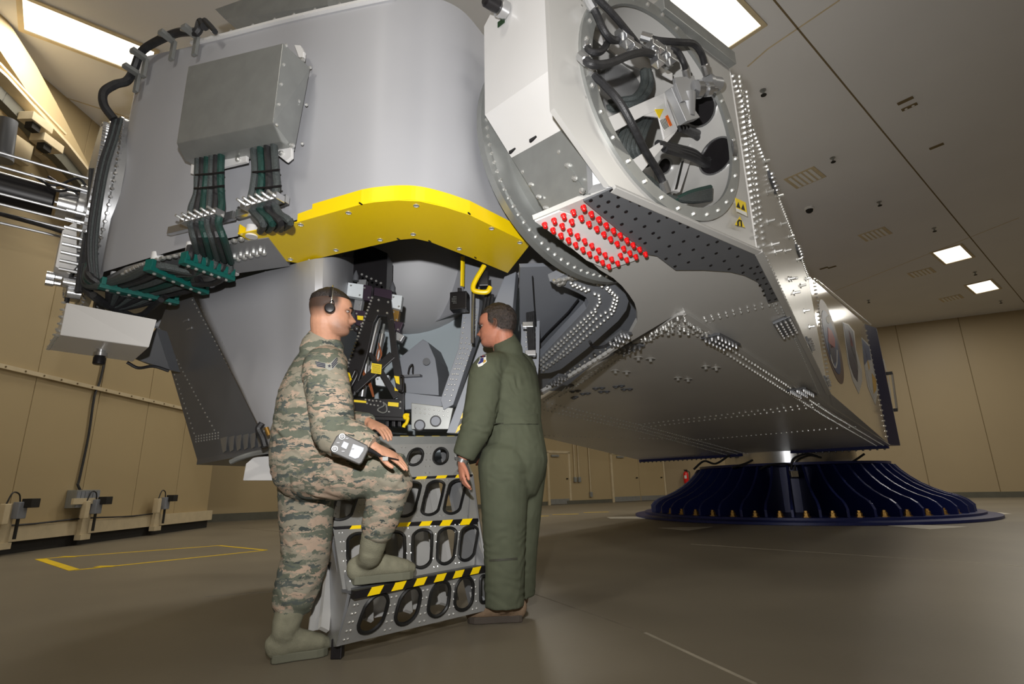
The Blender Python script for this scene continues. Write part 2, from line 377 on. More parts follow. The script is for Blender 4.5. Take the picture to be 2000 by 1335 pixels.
# ---- ceiling: seams, lights, vents, sprinklers
for a, b in (((1512, 0), (2000, 590)), ((1500, 95), (1640, 0)), ((108, 184), (300, 245)), ((1450, 640), (1990, 425)), ((1460, 130), (1500, 95))):
    pa, pb = Zp(*a, ZC), Zp(*b, ZC)
    if a[0] in (1512,): pa = pa-(pb-pa)*.3; pb = pb+(pb-pa)*.2
    d = nrm(pb-pa); s = np.array([d[1], -d[0], 0])*.012
    MB().prism([pa-s, pb-s, pb+s, pa+s], (0, 0, -.004)).build('ceiling_joint', m_joint if a[0] == 1512 else m_trim, ceil_o)
def ceil_light(c, label, L=1.34, W=.6):
    c = np.array([c[0], c[1], ZC]); dn = np.array([0, 0, -1.])
    t = root('ceiling_light', tuple(c), label, 'ceiling light', 'ceiling light panels')
    fr = MB()
    for s in (-1, 1):
        fr.box(c+V2*s*(W/2+.03)+dn*.012, U2*(L/2+.06), V2*.03, dn*.012)
        fr.box(c+U2*s*(L/2+.03)+dn*.012, U2*.03, V2*W/2, dn*.012)
    fr.build('frame', m_trim, t)
    for k in range(2): MB().box(c+V2*(k-.5)*W/2+dn*.006, U2*L/2, V2*(W/4-.004), dn*.004).build('diffuser', m_lampw, t)
    l = lamp('panel_lamp', 'AREA', tuple(c+dn*.03), 112, (1.0, .945, .84), L, (0, 0, CEIL_ROT), W)
    l.parent = t; l.location = (0, 0, -.03)
def mid(*q): return sum(Zp(x, y, ZC) for x, y in q)/len(q)
ceil_light(mid((1307, 5), (1480, 48)), 'large bright ceiling light panel beside the top of the arm')
ceil_light(mid((73, 7), (257, 133), (82, 68), (284, 95)), 'long bright ceiling light panel at upper left behind the gondola', 1.4, .62)
ceil_light(mid((1823, 493), (1852, 514), (1894, 500), (1873, 478)), 'bright ceiling light panel at right, nearer of the two small ones')
ceil_light(mid((1890, 556), (1909, 574), (1950, 562), (1930, 545)), 'bright ceiling light panel at right, farther of the two small ones')
# the rest of the same lamp grid, out of the picture or behind the machine
for i, (x, y) in enumerate(((-3.5, -1.5), (2.5, -3.5), (8.5, 1.0), (13, 6.5), (5.5, 14.5), (0.5, 15), (-3.5, 11.0), (10.5, 19.0), (19, 11.5))):
    ceil_light((x, y), 'further ceiling light panel of the hall grid, hidden behind the machine or out of view')
def louvre(px, py, label):
    c = Zp(px, py, ZC); dn = np.array([0, 0, -1.])
    t = root('ceiling_vent', tuple(c), label, 'vent', 'square ceiling vents')
    MB().box(c+dn*.006, U2*.3, V2*.3, dn*.006).build('frame', m_trim, t)
    for k in range(5): MB().box(c+dn*.016+V2*(k-2)*.1, U2*.26, V2*.03, dn*.006).build('louvre', m_white, t)
louvre(1572, 347, 'white louvred ceiling vent nearest the arm'); louvre(1709, 457, 'white louvred ceiling vent in the middle of the ceiling')
louvre(1800, 532, 'grey ceiling vent left of the small light panels'); louvre(1858, 582, 'farthest dark grey ceiling vent beside the last light panel')
spr = ('nearest the arm top', 'beside the dome camera', 'right of the middle vent', 'above the small light panels', 'at the far wall right of the panels', 'above the arm emblem panel', 'near the far wall corner')
for (px, py), lb in zip(((1490, 176), (1626, 308), (1717, 394), (1824, 445), (1904, 531), (1954, 587), (1696, 586)), spr):
    c = Zp(px, py, ZC)
    t = root('sprinkler', tuple(c), 'small ceiling sprinkler head '+lb, 'sprinkler', 'ceiling sprinklers')
    MB().lathe(c, (0, 0, -1), [(.05, 0), (.05, .01), (.018, .012), (.018, .07)], 10).build('sprinkler_body', m_galv, t)
    MB().lathe(c+np.array([0, 0, -.09]), (0, 0, -1), [(.045, 0), (.045, .008)], 10).bar(c+np.array([-.02, 0, -.07]), c+np.array([-.02, 0, -.09]), .006, .006).bar(c+np.array([.02, 0, -.07]), c+np.array([.02, 0, -.09]), .006, .006).build('deflector', m_dark, t)
c = Zp(1580, 406, ZC)
t = root('dome_camera', tuple(c), 'small dark dome security camera on the ceiling', 'camera')
MB().lathe(c, (0, 0, -1), [(.1, 0), (.1, .04), (.085, .05)], 18).build('mount', m_white, t)
MB().lathe(c+np.array([0, 0, -.05]), (0, 0, -1), [(.08, 0), (.07, .045), (.04, .07), (.01, .078)], 18).build('dome', m_dark, t, SM)
for (px, py), lb in zip(((1768, 196), (1776, 208), (1829, 285), (1625, 521), (1609, 523)), ('upper plain dark slot plate of the pair on the ceiling', 'lower dark slot plate with two pale spots on the ceiling', 'single dark slot plate on the ceiling right of centre', 'tiny brown ceiling slot plate near the arm emblem panel', 'tiny ceiling slot plate touching the arm edge')):
    c = Zp(px, py, ZC); q = tag(MB().box(c+np.array([0, 0, -.008]), U2*.035, V2*.11, (0, 0, .008)).build('slot_plate', m_joint), lb, 'slot plate', 'dark ceiling slot plates')
    if px == 1776:
        for s in (-.05, .05): MB().lathe(c+V2*s+np.array([0, 0, -.017]), (0, 0, -1), [(.022, 0), (.022, .004)], 10).build('spot_lens', m_white, q)
# ================================================================== PEDESTAL
UP = np.array([0, 0, 1.])
PC = np.array([6.4, 12.9, 0.])
ped = root('pedestal', tuple(PC), 'dark blue round pedestal with curved fins under the centrifuge arm', 'pedestal')
MB().lathe(PC, UP, [(3.58, .005), (3.58, .05), (3.35, .07), (3.35, .11), (1.4, .11)], 96).build('base_flange', m_navy, ped, SM)
MB().lathe(PC, UP, [(1.42, .1), (1.42, 1.02), (1.98, 1.05), (1.98, 1.10), (1.3, 1.10)], 64).build('inner_drum', m_navy, ped, SM)
MB().lathe(PC, UP, [(1.38, 1.1), (1.38, 1.40)], 64).build('column', m_silver, ped, SM)
MB().lathe(PC, UP, [(1.7, 1.40), (1.7, 1.46)], 64).build('hub_ring', m_navy, ped, SM)
prof = [(1.40, .11)]+[(3.2, .11), (3.2, .24), (3.12, .33), (3.0, .40), (2.82, .46), (2.62, .55), (2.42, .67), (2.26, .80), (2.13, .93), (2.05, 1.04), (1.40, 1.05)]
NF = 46
for k in range(NF):
    a = 2*math.pi*k/NF; d = np.array([math.cos(a), math.sin(a), 0]); s = np.array([-d[1], d[0], 0])
    MB().prism([PC+d*r+UP*z-s*.022 for r, z in prof], s*.044).build('fin', m_navy, ped, bevel=.004)
nut = proto(MB().lathe((0, 0, 0), UP, [(.075, 0), (.075, .012), (.05, .014), (.05, .07), (.035, .075), (.03, .11)], 6), 'anchor_nut', m_brass)
copies(nut, 'anchor_nut', ped, [(PC+np.array([math.cos(a), math.sin(a), 0])*3.08+UP*.11, None) for a in [2*math.pi*(k+.5)/NF for k in range(NF)]])
for k, q in enumerate((((1355, 916), (1375, 900), (1398, 905), (1425, 888)), ((1545, 915), (1550, 895), (1575, 886), (1596, 890)), ((1552, 920), (1556, 900), (1580, 889), (1604, 893)), ((1430, 912), (1455, 905), (1470, 898)), ((1660, 905), (1678, 893), (1688, 886)), ((1485, 915), (1500, 908), (1530, 905), (1545, 908)))):
    pts = [Yp(x, y, 11.1) for x, y in q]
    MB().tube(spline(pts, 5), .022, 6).build('hydraulic_hose', m_rub, ped, SM)
MB().box(Yp(1550, 925, 10.9), (.07, 0, 0), (0, .05, 0), (0, 0, .06)).build('valve_block', m_silver, ped, bevel=.006)
MB().box(Yp(1698, 913, 12.6), (.25, 0, 0), (0, .2, 0), (0, 0, .015)).build('top_plate', m_silver, ped)

# ================================================================== ARM
E1 = Zp(1195, 365, 2.16); E2 = Zp(1480, 490, 2.16); S1 = Zp(1618, 768, 1.75)
dF = nrm(E2-E1); nF = np.array([dF[1], -dF[0], 0.])        # nF points out of the drum towards the hall
nU = nrm(np.cross(E2-E1, S1-E1)); nU = nU if nU[2] < 0 else -nU   # underside normal (down)
def Up(px, py, off=0.): return PLp(px, py, E1+nU*off, nU)
A0 = Up(1330, 608); R2 = Up(1735, 868); F3 = Zp(1250, 897, 1.35)
nD = nrm(np.cross(R2-A0, F3-A0)); nD = nD if nD[2] < 0 else -nD
def Dp(px, py, off=0.): return PLp(px, py, A0+nD*off, nD)
def FPp(px, py, off=0.): return PLp(px, py, E1+nF*off, nF)   # off>0 towards the viewer
c4 = lambda x, y: (900+x*.35, 350+y*.35)
c3 = lambda x, y: (900+x*.35, y*.35)
c5 = lambda x, y: (1100+x/3.034, y/3.034)
arm = root('centrifuge_arm', (S1[0], S1[1], 1.4), 'huge light grey riveted centrifuge arm reaching from the blue pedestal to the gondola', 'centrifuge arm')
# underside skin near the drum (concave outline with the yoke cut-out)
ucut = [c4(430, 1200), c4(560, 1130), c4(800, 985), c4(930, 890), c4(985, 790), c4(985, 740), c4(970, 690), c4(940, 645), c4(900, 595), c4(850, 550), c4(775, 505), c4(705, 440), c4(600, 375), c4(405, 225)]
upts = [Up(1195, 365), Up(1480, 490), S1, Up(1625, 803), A0, Up(1196, 688), Up(1060, 771)]+[Up(*q) for q in ucut]
MB().prism(upts, -nU*.03).build('underside_skin', m_armw, arm)
# deck: big lower panels, split by seams
Q = lambda x, y: Dp(x, y, .012)
lb = Dp(1050, 850); lb2 = Dp(1060, 775)
deck_l = lb+(lb-F3)*.25
dk = [A0+nD*.012, R2+nD*.012, F3+nD*.012, lb+nD*.012, deck_l+nD*.012, lb2+nD*.012]
MB().prism(dk, -nD*.05).build('deck_skin', m_armd, arm)
MB().bar(F3+nD*.03, R2+nD*.03, .10, .07, nD).build('deck_end_strip', m_navy, arm)
esb = MB()
for p in along([F3+nD*.07, R2+nD*.07], .12): esb.bolt(p, nD, .02, .02, 6)
stuff(esb.build('end_strip_bolts', m_dgrey, arm))
def deck_panel(q): return MB().prism([Dp(x, y, .012) for x, y in q], nD*.012)
# side face of the tapered upper arm
sd = nrm([S1[0]-E2[0], S1[1]-E2[1], 0]); nS = np.array([sd[1], -sd[0], 0.])
def Sp(px, py, off=0.): return PLp(px, py, E2+nS*off, nS)
def zat(p, py):
    lo, hi = 0., 12.
    for _ in range(40):
        m = (lo+hi)/2; v = np.array([p[0], p[1], m])-O3
        dd = v[1]*math.cos(PIT)+v[2]*math.sin(PIT); x = FOC*v[0]/dd; y = FOC*(-v[1]*math.sin(PIT)+v[2]*math.cos(PIT))/dd
        yy = 667.5-(math.sin(ROL)*x+math.cos(ROL)*y)
        if yy > py: lo = m
        else: hi = m
    return (lo+hi)/2
T2 = np.array([E2[0], E2[1], zat(E2, 135)]); TS = np.array([S1[0], S1[1], zat(S1, 538)])
MB().prism([E2, S1, TS, T2], -nS*.03).build('side_skin', m_armd, arm)
TR = np.array([R2[0], R2[1], zat(R2, 632)])
S1b = Up(1625, 803)
ss = nrm([R2[0]-S1[0], R2[1]-S1[1], 0]); nS2 = np.array([ss[1], -ss[0], 0.])
MB().prism([S1+nS2*.004, R2+nS2*.004, TR+nS2*.004, TS+nS2*.004], -nS2*.03).build('emblem_panel', m_cream, arm)
MB().prism([S1, S1b, R2], nS2*.02+UP*.001).build('lower_edge_skin', m_armw, arm)
# blue end block
endv = ss*.55+nS2*.14
MB().prism([R2, TR, TR-nS2*3, R2-nS2*3], endv).build('end_block', M('navy_end_gloss', srgb(46, 50, 82), .25, .1, .05, 2), arm)
hb = [Yp(1742, 728, R2[1]+.45), Yp(1752, 800, R2[1]+.5)]
MB().tube(hb, .02, 8).build('end_handle', m_silver, arm, SM)
for h_ in hb: MB().box(h_-nS2*.05, nS2*.06, ss*.03, UP*.03).build('handle_foot', m_blk, arm)
# top and back closing skins so the arm is a body from any side
lft = -nS2*4.2
MB().prism([T2, TS, TS+lft, T2+dF*-1.9], (0, 0, -.03)).build('top_skin', m_armw, arm)
MB().prism([TS, TR, TR+lft, TS+lft], (0, 0, -.03)).build('top_skin', m_armw, arm)
MB().prism([R2+endv, TR+endv, TR+endv+lft, F3+endv*.5+UP*.2, F3+endv*.5], ss*.03).build('back_skin', m_armw, arm)
tl = T2+dF*-1.9
MB().prism([TR+lft, TS+lft, deck_l+UP*.05, F3+UP*.05], -nS2*-.02).build('far_side_skin', m_armd, arm)
# fold flanges along the ridge
def flange(a, b, off, w, mat, nv): return MB().bar(np.asarray(a)+nv*off, np.asarray(b)+nv*off, w, .022, nv).build('edge_flange', mat, arm, bevel=.004)
flange(A0, R2, .01, .05, m_armw, nU); flange(A0, lb2, .02, .07, m_armw, nU); flange(E1, E2, .01, .04, m_armw, nU); flange(E2, S1, .01, .05, m_armw, nU)
# rivets -------------------------------------------------
riv = MB()
def rowp(f, q, step, nv, off=0., r=.012, h=.012, mb=None):
    pts = [f(*a) for a in q]
    for p in along(pts, step): (mb or riv).bolt(p+nv*.001, nv, r, h, 6)
Dq = lambda x, y: Dp(x, y, .012)
for q in (((1335, 622), (1625, 810), (1725, 869)), ((1327, 632), (1610, 812), (1715, 872)), ((1325, 618), (1064, 782)), ((1318, 632), (1090, 775)),
          ((1062, 784), (1250, 829), (1455, 885)), ((1060, 792), (1250, 836), (1440, 886)), ((1062, 800), (1250, 842), (1425, 889)),
          ((1250, 828), (1600, 788)), ((1255, 834), (1600, 794)), ((1370, 858), (1680, 832)), ((1055, 850), (1370, 858)), ((1340, 624), (1335, 615))):
    rowp(Dq, q, .085, nD, r=.014, h=.014)
for q in (((1362, 625), (1520, 585)), ((1365, 630), (1522, 592)), ((1525, 600), (1600, 770)), ((1535, 598), (1612, 766)), ((1508, 592), (1520, 612)), ((1496, 500), (1612, 752)), ((1068, 752), (1190, 675)), ((1075, 758), (1195, 682))):
    rowp(lambda x, y: Up(x, y, .002), q, .055, nU, r=.009, h=.009)
stuff(riv.build('rivet_rows', m_bolt, arm))
srv = MB()
for a_, b_ in ((T2-UP*.04, TS-UP*.04), (E2+UP*.04, S1+UP*.04)):
    for p in along([a_+sd*.03, b_], .055): srv.bolt(p, nS, .013, .02, 6)
for q in (((1590, 545), (1620, 765)), ((1450, 180), (1478, 440)), ((1443, 150), (1476, 470)), ((1457, 180), (1490, 480)), ((1595, 548), (1700, 634))):
    f = Sp if q[0][0] < 1588 else (lambda x, y: PLp(x, y, S1+nS2*.006, nS2))
    pts = [f(*a) for a in q]
    for p in along(pts, .055): srv.bolt(p, nS if f is Sp else nS2, .013, .02, 6)
for p in along([R2+ss*-.02+UP*.15, TR+ss*-.02-UP*.1], .1): srv.bolt(p+nS2*.005, nS2, .02, .02, 6)
stuff(srv.build('side_rivets', m_bolt, arm))
# heavier side bolts, one object each
sb = proto(MB().lathe((0, 0, 0), UP, [(.028, -.002), (.028, .01), (.012, .012), (.012, .055), (.008, .058)], 8), 'side_bolt', m_bolt)
sbp = [(1490, 317), (1509, 318), (1497, 376), (1518, 384), (1498, 433), (1528, 406), (1525, 438), (1540, 463), (1533, 490), (1556, 507), (1545, 545), (1563, 558), (1550, 572), (1573, 545), (1570, 607), (1580, 638), (1507, 478), (1513, 492), (1540, 545)]
copies(sb, 'side_bolt', arm, [(p_, nS) for p_ in (Sp(*q) for q in sbp) if 0 < np.dot(p_-E2, sd) < np.linalg.norm((S1-E2)[:2])-.05 and p_[2] < T2[2]+(TS[2]-T2[2])*np.dot(p_-E2, sd)/np.linalg.norm((S1-E2)[:2])-.05])
# heavy bolts under the front apex and deck studs
ab = proto(MB().lathe((0, 0, 0), UP, [(.02, -.002), (.02, .012), (.013, .014), (.013, .03), (.009, .034)], 8), 'apex_bolt', m_bolt)
apx = [c4(*q) for q in ((1210, 770), (1250, 775), (1160, 800), (1180, 805), (1130, 820), (1145, 825), (1220, 820), (1245, 830), (1270, 795), (1280, 800), (1300, 815), (1320, 825), (1310, 830), (1335, 835), (1345, 855), (1370, 860), (1180, 838), (1155, 850), (1120, 845), (1090, 855), (1065, 850), (1060, 880), (1220, 848), (1268, 850), (1010, 890), (1030, 885), (1095, 838))]
copies(ab, 'apex_bolt', arm, [(Dp(*q, .012), nD) for q in apx])
sq = proto(MB().lathe((0, 0, 0), UP, [(.045, -.002), (.045, .006), (.015, .008), (.015, .03)], 10), 'deck_stud', m_bolt)
dst = [c4(*q) for q in ((990, 995), (1058, 1002), (862, 1068), (925, 1075), (1367, 1045), (1425, 1052), (1212, 1108), (1268, 1115))]
copies(sq, 'deck_stud', arm, [(Dp(*q, .012), nD) for q in dst])
dst2 = [c4(*q) for q in ((752, 1165), (788, 1162), (865, 1155), (897, 1150), (782, 1183), (815, 1182), (910, 1170), (942, 1168), (623, 1182), (652, 1178), (680, 1195), (708, 1192), (630, 1218), (640, 1212))]
copies(proto(MB().lathe((0, 0, 0), UP, [(.04, -.002), (.04, .008), (.02, .01), (.02, .02)], 10), 'deck_stud', m_dgrey), 'deck_stud', arm, [(Dp(*q, .012), nD) for q in dst2])
# brackets with close bolt clusters at the flange joints
def cluster(q0, q1, f, nv, w, rows=3, name='joint_bracket'):
    a, b = f(*q0), f(*q1); d = nrm(b-a); s = nrm(np.cross(d, nv))
    o = MB().prism([a-s*w/2, b-s*w/2, b+s*w/2, a+s*w/2], nv*.02).build(name, m_dgrey, arm, bevel=.003)
    n = max(3, int(np.linalg.norm(b-a)/.06)); m = MB()
    for i in range(n):
        for j in range(rows): m.bolt(a+(b-a)*(i+.5)/n+s*w*((j+.5)/rows-.5)+nv*.02, nv, .013, .03, 6)
    stuff(m.build('bracket_bolts', m_silver, o))
Dd = lambda x, y: Dp(x, y, .02)
Uu = lambda x, y: Up(x, y, .004)
cluster(c4(1390, 865), c4(1510, 925), Dd, nD, .16); cluster(c4(870, 960), c4(985, 912), Dd, nD, .16); cluster(c4(835, 910), c4(925, 845), Uu, nU, .12)
cluster(c4(1870, 1165), c4(1935, 1200), Dd, nD, .2); cluster(c4(1785, 775), c4(1830, 855), Uu, nU, .14, 4); cluster(c4(510, 1130), c4(570, 1085), Uu, nU, .1); cluster(c4(540, 1160), c4(610, 1140), Dd, nD, .12)
for f_, a_, b_ in ((.32, T2-UP*.1, TS-UP*.1), (.72, T2-UP*.1, TS-UP*.1), (.55, E2+UP*.1, S1+UP*.1), (.92, E2+UP*.1, S1+UP*.1)):
    pa_ = a_+(b_-a_)*f_; cluster(pa_, pa_+nrm(b_-a_)*.3, lambda *v: np.array(v), nS, .08, 2)
# dark bolted doubler plate along the front edge, with bolt holes
dp = [c4(840, 42), c4(1636, 408), c4(1775, 668), c4(1712, 686), c4(1690, 620), c4(1650, 565), c4(1580, 530), c4(1500, 510), c4(1350, 500), c4(1195, 500), c4(1090, 420), c4(1040, 412), c4(680, 112)]
MB().prism([Up(*q, .004) for q in dp], nU*.012).build('doubler_plate', m_dgrey, arm, bevel=.002)
hole = proto(MB().lathe((0, 0, 0), UP, [(.0105, 0), (.0105, .002), (.008, .003)], 12), 'bolt_socket', m_blk)
hp = [(725, 118), (782, 92), (840, 62), (768, 150), (823, 125), (880, 98), (807, 182), (877, 150), (950, 118), (845, 210), (922, 180), (1000, 142), (898, 250), (975, 220), (1055, 188), (950, 292), (1025, 262), (1103, 232), (1153, 210), (1073, 300), (1000, 330), (1105, 325), (1185, 295), (1225, 243), (1268, 265), (1028, 355), (1163, 372), (1243, 345), (1323, 318), (1090, 402), (1220, 418), (1297, 392), (1380, 365), (1430, 348), (1145, 442), (1270, 462), (1350, 437), (1425, 412), (1500, 385), (1195, 485), (1395, 480), (1470, 455), (1545, 430), (1497, 500), (1570, 480), (1618, 495), (1655, 487), (1575, 520), (1640, 525), (1675, 518), (1655, 558), (1690, 550), (1670, 590), (1705, 582), (1687, 620), (1728, 610), (1695, 645), (1738, 635), (1722, 675), (1757, 668)]
copies(hole, 'bolt_socket', arm, [(Up(*c4(*q), .016), nU) for q in hp])
# white plate and the red-capped bolts
wp = [c4(412, 228), c4(548, 172), c4(640, 200), c4(985, 440), c4(820, 497), c4(700, 445), c4(560, 330)]
MB().prism([Up(*q, .004) for q in wp], nU*.01).build('bolt_plate', m_white, arm)
rc = proto(MB().lathe((0, 0, 0), UP, [(.011, 0), (.015, .002), (.015, .008), (.0125, .010), (.012, .026), (.009, .03)], 14), 'red_bolt_cap', m_red)
rp = [(682, 150), (625, 175), (571, 197), (518, 222), (466, 246), (725, 185), (669, 208), (616, 228), (563, 252), (512, 276), (767, 215), (712, 240), (606, 281), (556, 305), (808, 248), (755, 268), (648, 308), (598, 331), (848, 278), (795, 298), (688, 336), (638, 357), (886, 304), (832, 325), (728, 362), (678, 384), (923, 332), (869, 351), (766, 388), (715, 408), (958, 358), (905, 378), (802, 413), (754, 432), (994, 383), (940, 403), (838, 437), (788, 456), (1027, 410), (888, 417), (823, 478), (872, 460), (922, 441), (973, 424)]
copies(rc, 'red_bolt_cap', arm, [(Up(*c4(*q), .016), nU) for q in rp])
# ---- end face with the round opening
CU, CZ, CR = .53, 2.86, .655
CC = E1+dF*CU; CC[2] = CZ
outer = [(-.36, 2.45), (-.02, 2.16), (1.31, 2.16), (1.31, 3.58), (-.36, 3.58)]
def ray_poly(a):
    best = None; dx, dy = math.cos(a), math.sin(a)
    for (x0, y0), (x1, y1) in zip(outer, outer[1:]+outer[:1]):
        x0, x1, y0, y1 = x0-CU, x1-CU, y0-CZ, y1-CZ
        den = dx*(y1-y0)-dy*(x1-x0)
        if abs(den) < 1e-9: continue
        t = (x0*(y1-y0)-y0*(x1-x0))/den; s = (x0*dy-y0*dx)/den
        if t > 0 and -1e-6 <= s <= 1+1e-6 and (best is None or t < best): best = t
    return best
angs = sorted([2*math.pi*k/72 for k in range(72)]+[math.atan2(y-CZ, x-CU) % (2*math.pi) for x, y in outer])
V = []; F = []
for off in (0, -.03):
    for a in angs:
        for r in (CR, ray_poly(a)): V.append(CC+dF*math.cos(a)*r+UP*math.sin(a)*r+nF*off)
na = len(angs)
for k in range(na):
    j = (k+1) % na
    F += [(2*k, 2*j, 2*j+1, 2*k+1), (2*na+2*k, 2*na+2*k+1, 2*na+2*j+1, 2*na+2*j), (2*k, 2*na+2*k, 2*na+2*j, 2*j), (2*k+1, 2*j+1, 2*na+2*j+1, 2*na+2*k+1)]
MB().add(V, F).build('end_face', m_armw, arm)
MB().ring(CC-nF*.0, nF, CR-.03, CR+.05, .02, 72).build('opening_ring', m_galv, arm, SM)
MB().ring(CC-nF*.72, nF, CR-.01, CR+.01, .72, 64).build('drum_lining', m_armw, arm, SM)
MB().lathe(CC-nF*.62, nF, [(CR, 0), (CR, .02)], 64).build('drum_end', m_armw, arm, SM)
fb = MB()
for k in range(30):
    a = 2*math.pi*(k+.3)/30; fb.bolt(CC+(dF*math.cos(a)+UP*math.sin(a))*(CR+.012)+nF*.02, nF, .014, .012, 6)
stuff(fb.build('ring_bolts', m_bolt, arm))
# top lip rail of the end face
MB().bar(E1+dF*.55+UP*(3.6-2.16), E1+dF*1.33+UP*(3.6-2.16), .1, .1).build('top_rail', m_galv, arm, bevel=.006)
# ---- outside of the bearing housing and the white service cabinet
MB().lathe(CC-nF*.72, nF, [(.80, 0), (.80, .04), (.70, .06), (.70, .68)], 64, cap=False).build('bearing_housing', m_galv, arm, SM)
def Xp(px, py, u): return PLp(px, py, E1+dF*u, dF)
A1, A2 = Xp(947, 224, -.33), Xp(1083, 130, -.33)
A3 = A2*1.; A3[2] = 3.75; A4 = A1*1.; A4[2] = 3.45
B1, B2 = Xp(999, 308, -.15), Xp(1141, 229, -.15)
B2t = B2*1.; B2t[2] = 3.75
inw = dF*.5
cab = MB().add([A1, A2, A3, A4, B1, B2, B2t, A1+inw, B1+inw*.6, A4+inw, B2t-nF*.0+dF*.02],
               [(0, 1, 2, 3), (0, 4, 5, 1), (1, 5, 6, 2), (3, 2, 6, 9), (0, 3, 9, 7), (0, 7, 8, 4), (4, 8, 5), (5, 8, 7, 9, 6)]).build('service_cabinet', m_white, arm)
D1, D2 = Xp(1068, 418, -.09), Xp(1148, 378, -.08)
MB().prism([B1, B2, D2, D1], dF*.03).build('cabinet_underside', m_galv, arm)
MB().prism([Xp(1036, 362, -.115)-dF*.004, Xp(1110, 318, -.115)-dF*.004, Xp(1146, 377, -.085)-dF*.004, Xp(1070, 414, -.09)-dF*.004], -dF*.006).build('access_cover', m_galv, arm)
MB().prism([B2, D2, E1, FPp(1195, 300, 0)], -nF*.02).build('corner_gusset', m_alu2, arm)
cs = MB()
for q in ((615, 10), (608, 40), (620, 80), (606, 105), (610, 170), (612, 235), (616, 302), (634, 375), (650, 440), (668, 500), (665, 10), (668, 40), (685, 455), (690, 510), (690, 550)):
    p = PLp(*c3(*q), B2, nrm(np.cross(A2-B2, UP))); cs.bolt(p, nrm(np.cross(A2-B2, UP))*-1 if np.dot(np.cross(A2-B2, UP), O3-B2) < 0 else nrm(np.cross(A2-B2, UP)), .012, .012, 8)
for q in ((515, 775), (558, 852), (310, 892), (355, 962), (600, 925), (640, 997), (398, 1032), (440, 1100), (682, 1065), (480, 1162)):
    cs.bolt(Xp(*c3(*q), -.12), -dF, .014, .02, 8)
stuff(cs.build('cabinet_screws', m_bolt, cab))
for q in ((405, 772), (290, 837)):
    p = (Xp(*c3(*q), -.17)); MB().bar(p-nF*.03, p+nF*.03, .012, .018).build('lift_slot', m_blk, cab)
kp = Xp(988, 22, -.34)
MB().lathe(kp, -dF, [(.05, 0), (.05, .05), (.04, .055)], 18).build('lamp_collar', m_silver, cab, SM)
kb = MB().lathe(kp-dF*.055, -dF, [(.036, 0), (.04, .02), (.04, .08), (.03, .09)], 16)
kb.build('black_knob', m_blk, cab, SM)
MB().prism([Xp(*c3(208, 125), -.336), Xp(*c3(245, 100), -.336), Xp(*c3(245, 125), -.336), Xp(*c3(208, 155), -.336)], -dF*.004).build('green_tag', M('dark_green_tag', srgb(28, 60, 30), .5), cab)
# ---- machinery inside the opening
I5 = lambda x, y, off: FPp(*c5(x, y), off)
def slab(name, q, off, t, mat, par=arm, bev=.003): return MB().prism([I5(x, y, off) for x, y in q], nF*t).build(name, mat, par, bevel=bev)
br = slab('cable_bracket', ((180, 735), (590, 555), (600, 640), (470, 690), (270, 800), (262, 830)), -.1, .012, m_white)
for q in (((590, 555), (670, 770), (590, 830), (560, 700), (470, 690), (600, 640)), ((670, 770), (650, 800), (425, 1060), (350, 985), (590, 830)), ((180, 735), (262, 830), (350, 985), (425, 1060), (300, 930), (240, 830))):
    slab('bracket_plate', q, -.1, .012, m_white, br)
slab('warning_label', ((545, 640), (595, 610), (648, 745), (600, 775)), -.087, .002, m_paper, br, 0)
slab('warning_triangle', ((541, 648), (594, 646), (568, 702)), -.084, .002, m_ylab, br, 0)
slab('orange_strip', ((604, 690), (618, 680), (645, 742), (630, 750)), -.084, .002, m_orange, br, 0)
tx = MB()
for k in range(5): tx.prism([I5(x, y, -.0845) for x, y in ((572+k*8, 712-k*3), (575+k*8, 711-k*3), (602+k*6, 768-k*4), (599+k*6, 769-k*4))], nF*.001)
tx.build('label_lettering', m_ink, br)
slab('valve_plate', ((645, 470), (760, 458), (775, 520), (740, 600), (690, 610), (650, 500)), .03, .02, m_alu2)
slab('valve_cover', ((600, 545), (640, 530), (770, 720), (690, 745)), -.02, .05, m_alu2)
vp = I5(800, 530, .05)
MB().lathe(vp, nF*.3+dF*.9+UP*.25, [(.055, -.03), (.055, .01), (.03, .015), (.03, .05), (.045, .055), (.045, .09), (.02, .1), (.02, .14)], 20).build('valve_body', m_silver, arm, SM)
MB().lathe(I5(870, 490, .06), nF*.2+dF*.95+UP*.2, [(.05, -.03), (.05, .0), (.042, .01), (.042, .08), (.03, .09)], 18).build('valve_motor', m_alu2, arm, SM)
MB().cyl(I5(735, 555, .03), I5(740, 690, .0), .05, .04).build('valve_neck', m_alu2, arm, SM)
slab('upper_bracket', ((165, 185), (190, 170), (565, 380), (540, 400), (470, 428), (370, 380), (175, 230)), -.25, .012, m_white)
slab('upper_bracket', ((555, 385), (640, 440), (640, 480), (570, 440)), -.1, .012, m_white)
slab('strut', ((630, 1140), (755, 790), (795, 785), (670, 1148)), -.3, .03, m_white)
strut_slot = slab('strut_slot', ((700, 960), (715, 950), (675, 1120), (660, 1125)), -.268, .002, m_dark)
# gauge
gp = I5(178, 500, -.08)
g = MB().lathe(gp-nF*.05, nF, [(.055, 0), (.06, .01), (.06, .045), (.052, .05)], 24).build('pressure_gauge', m_silver, arm, SM)
MB().lathe(gp, nF, [(.05, 0), (.05, .002)], 24).build('gauge_dial', m_paper, g)
MB().bar(gp+nF*.004, gp+nF*.004+dF*.03+UP*.02, .004, .003, nF).build('gauge_needle', m_ink, g)
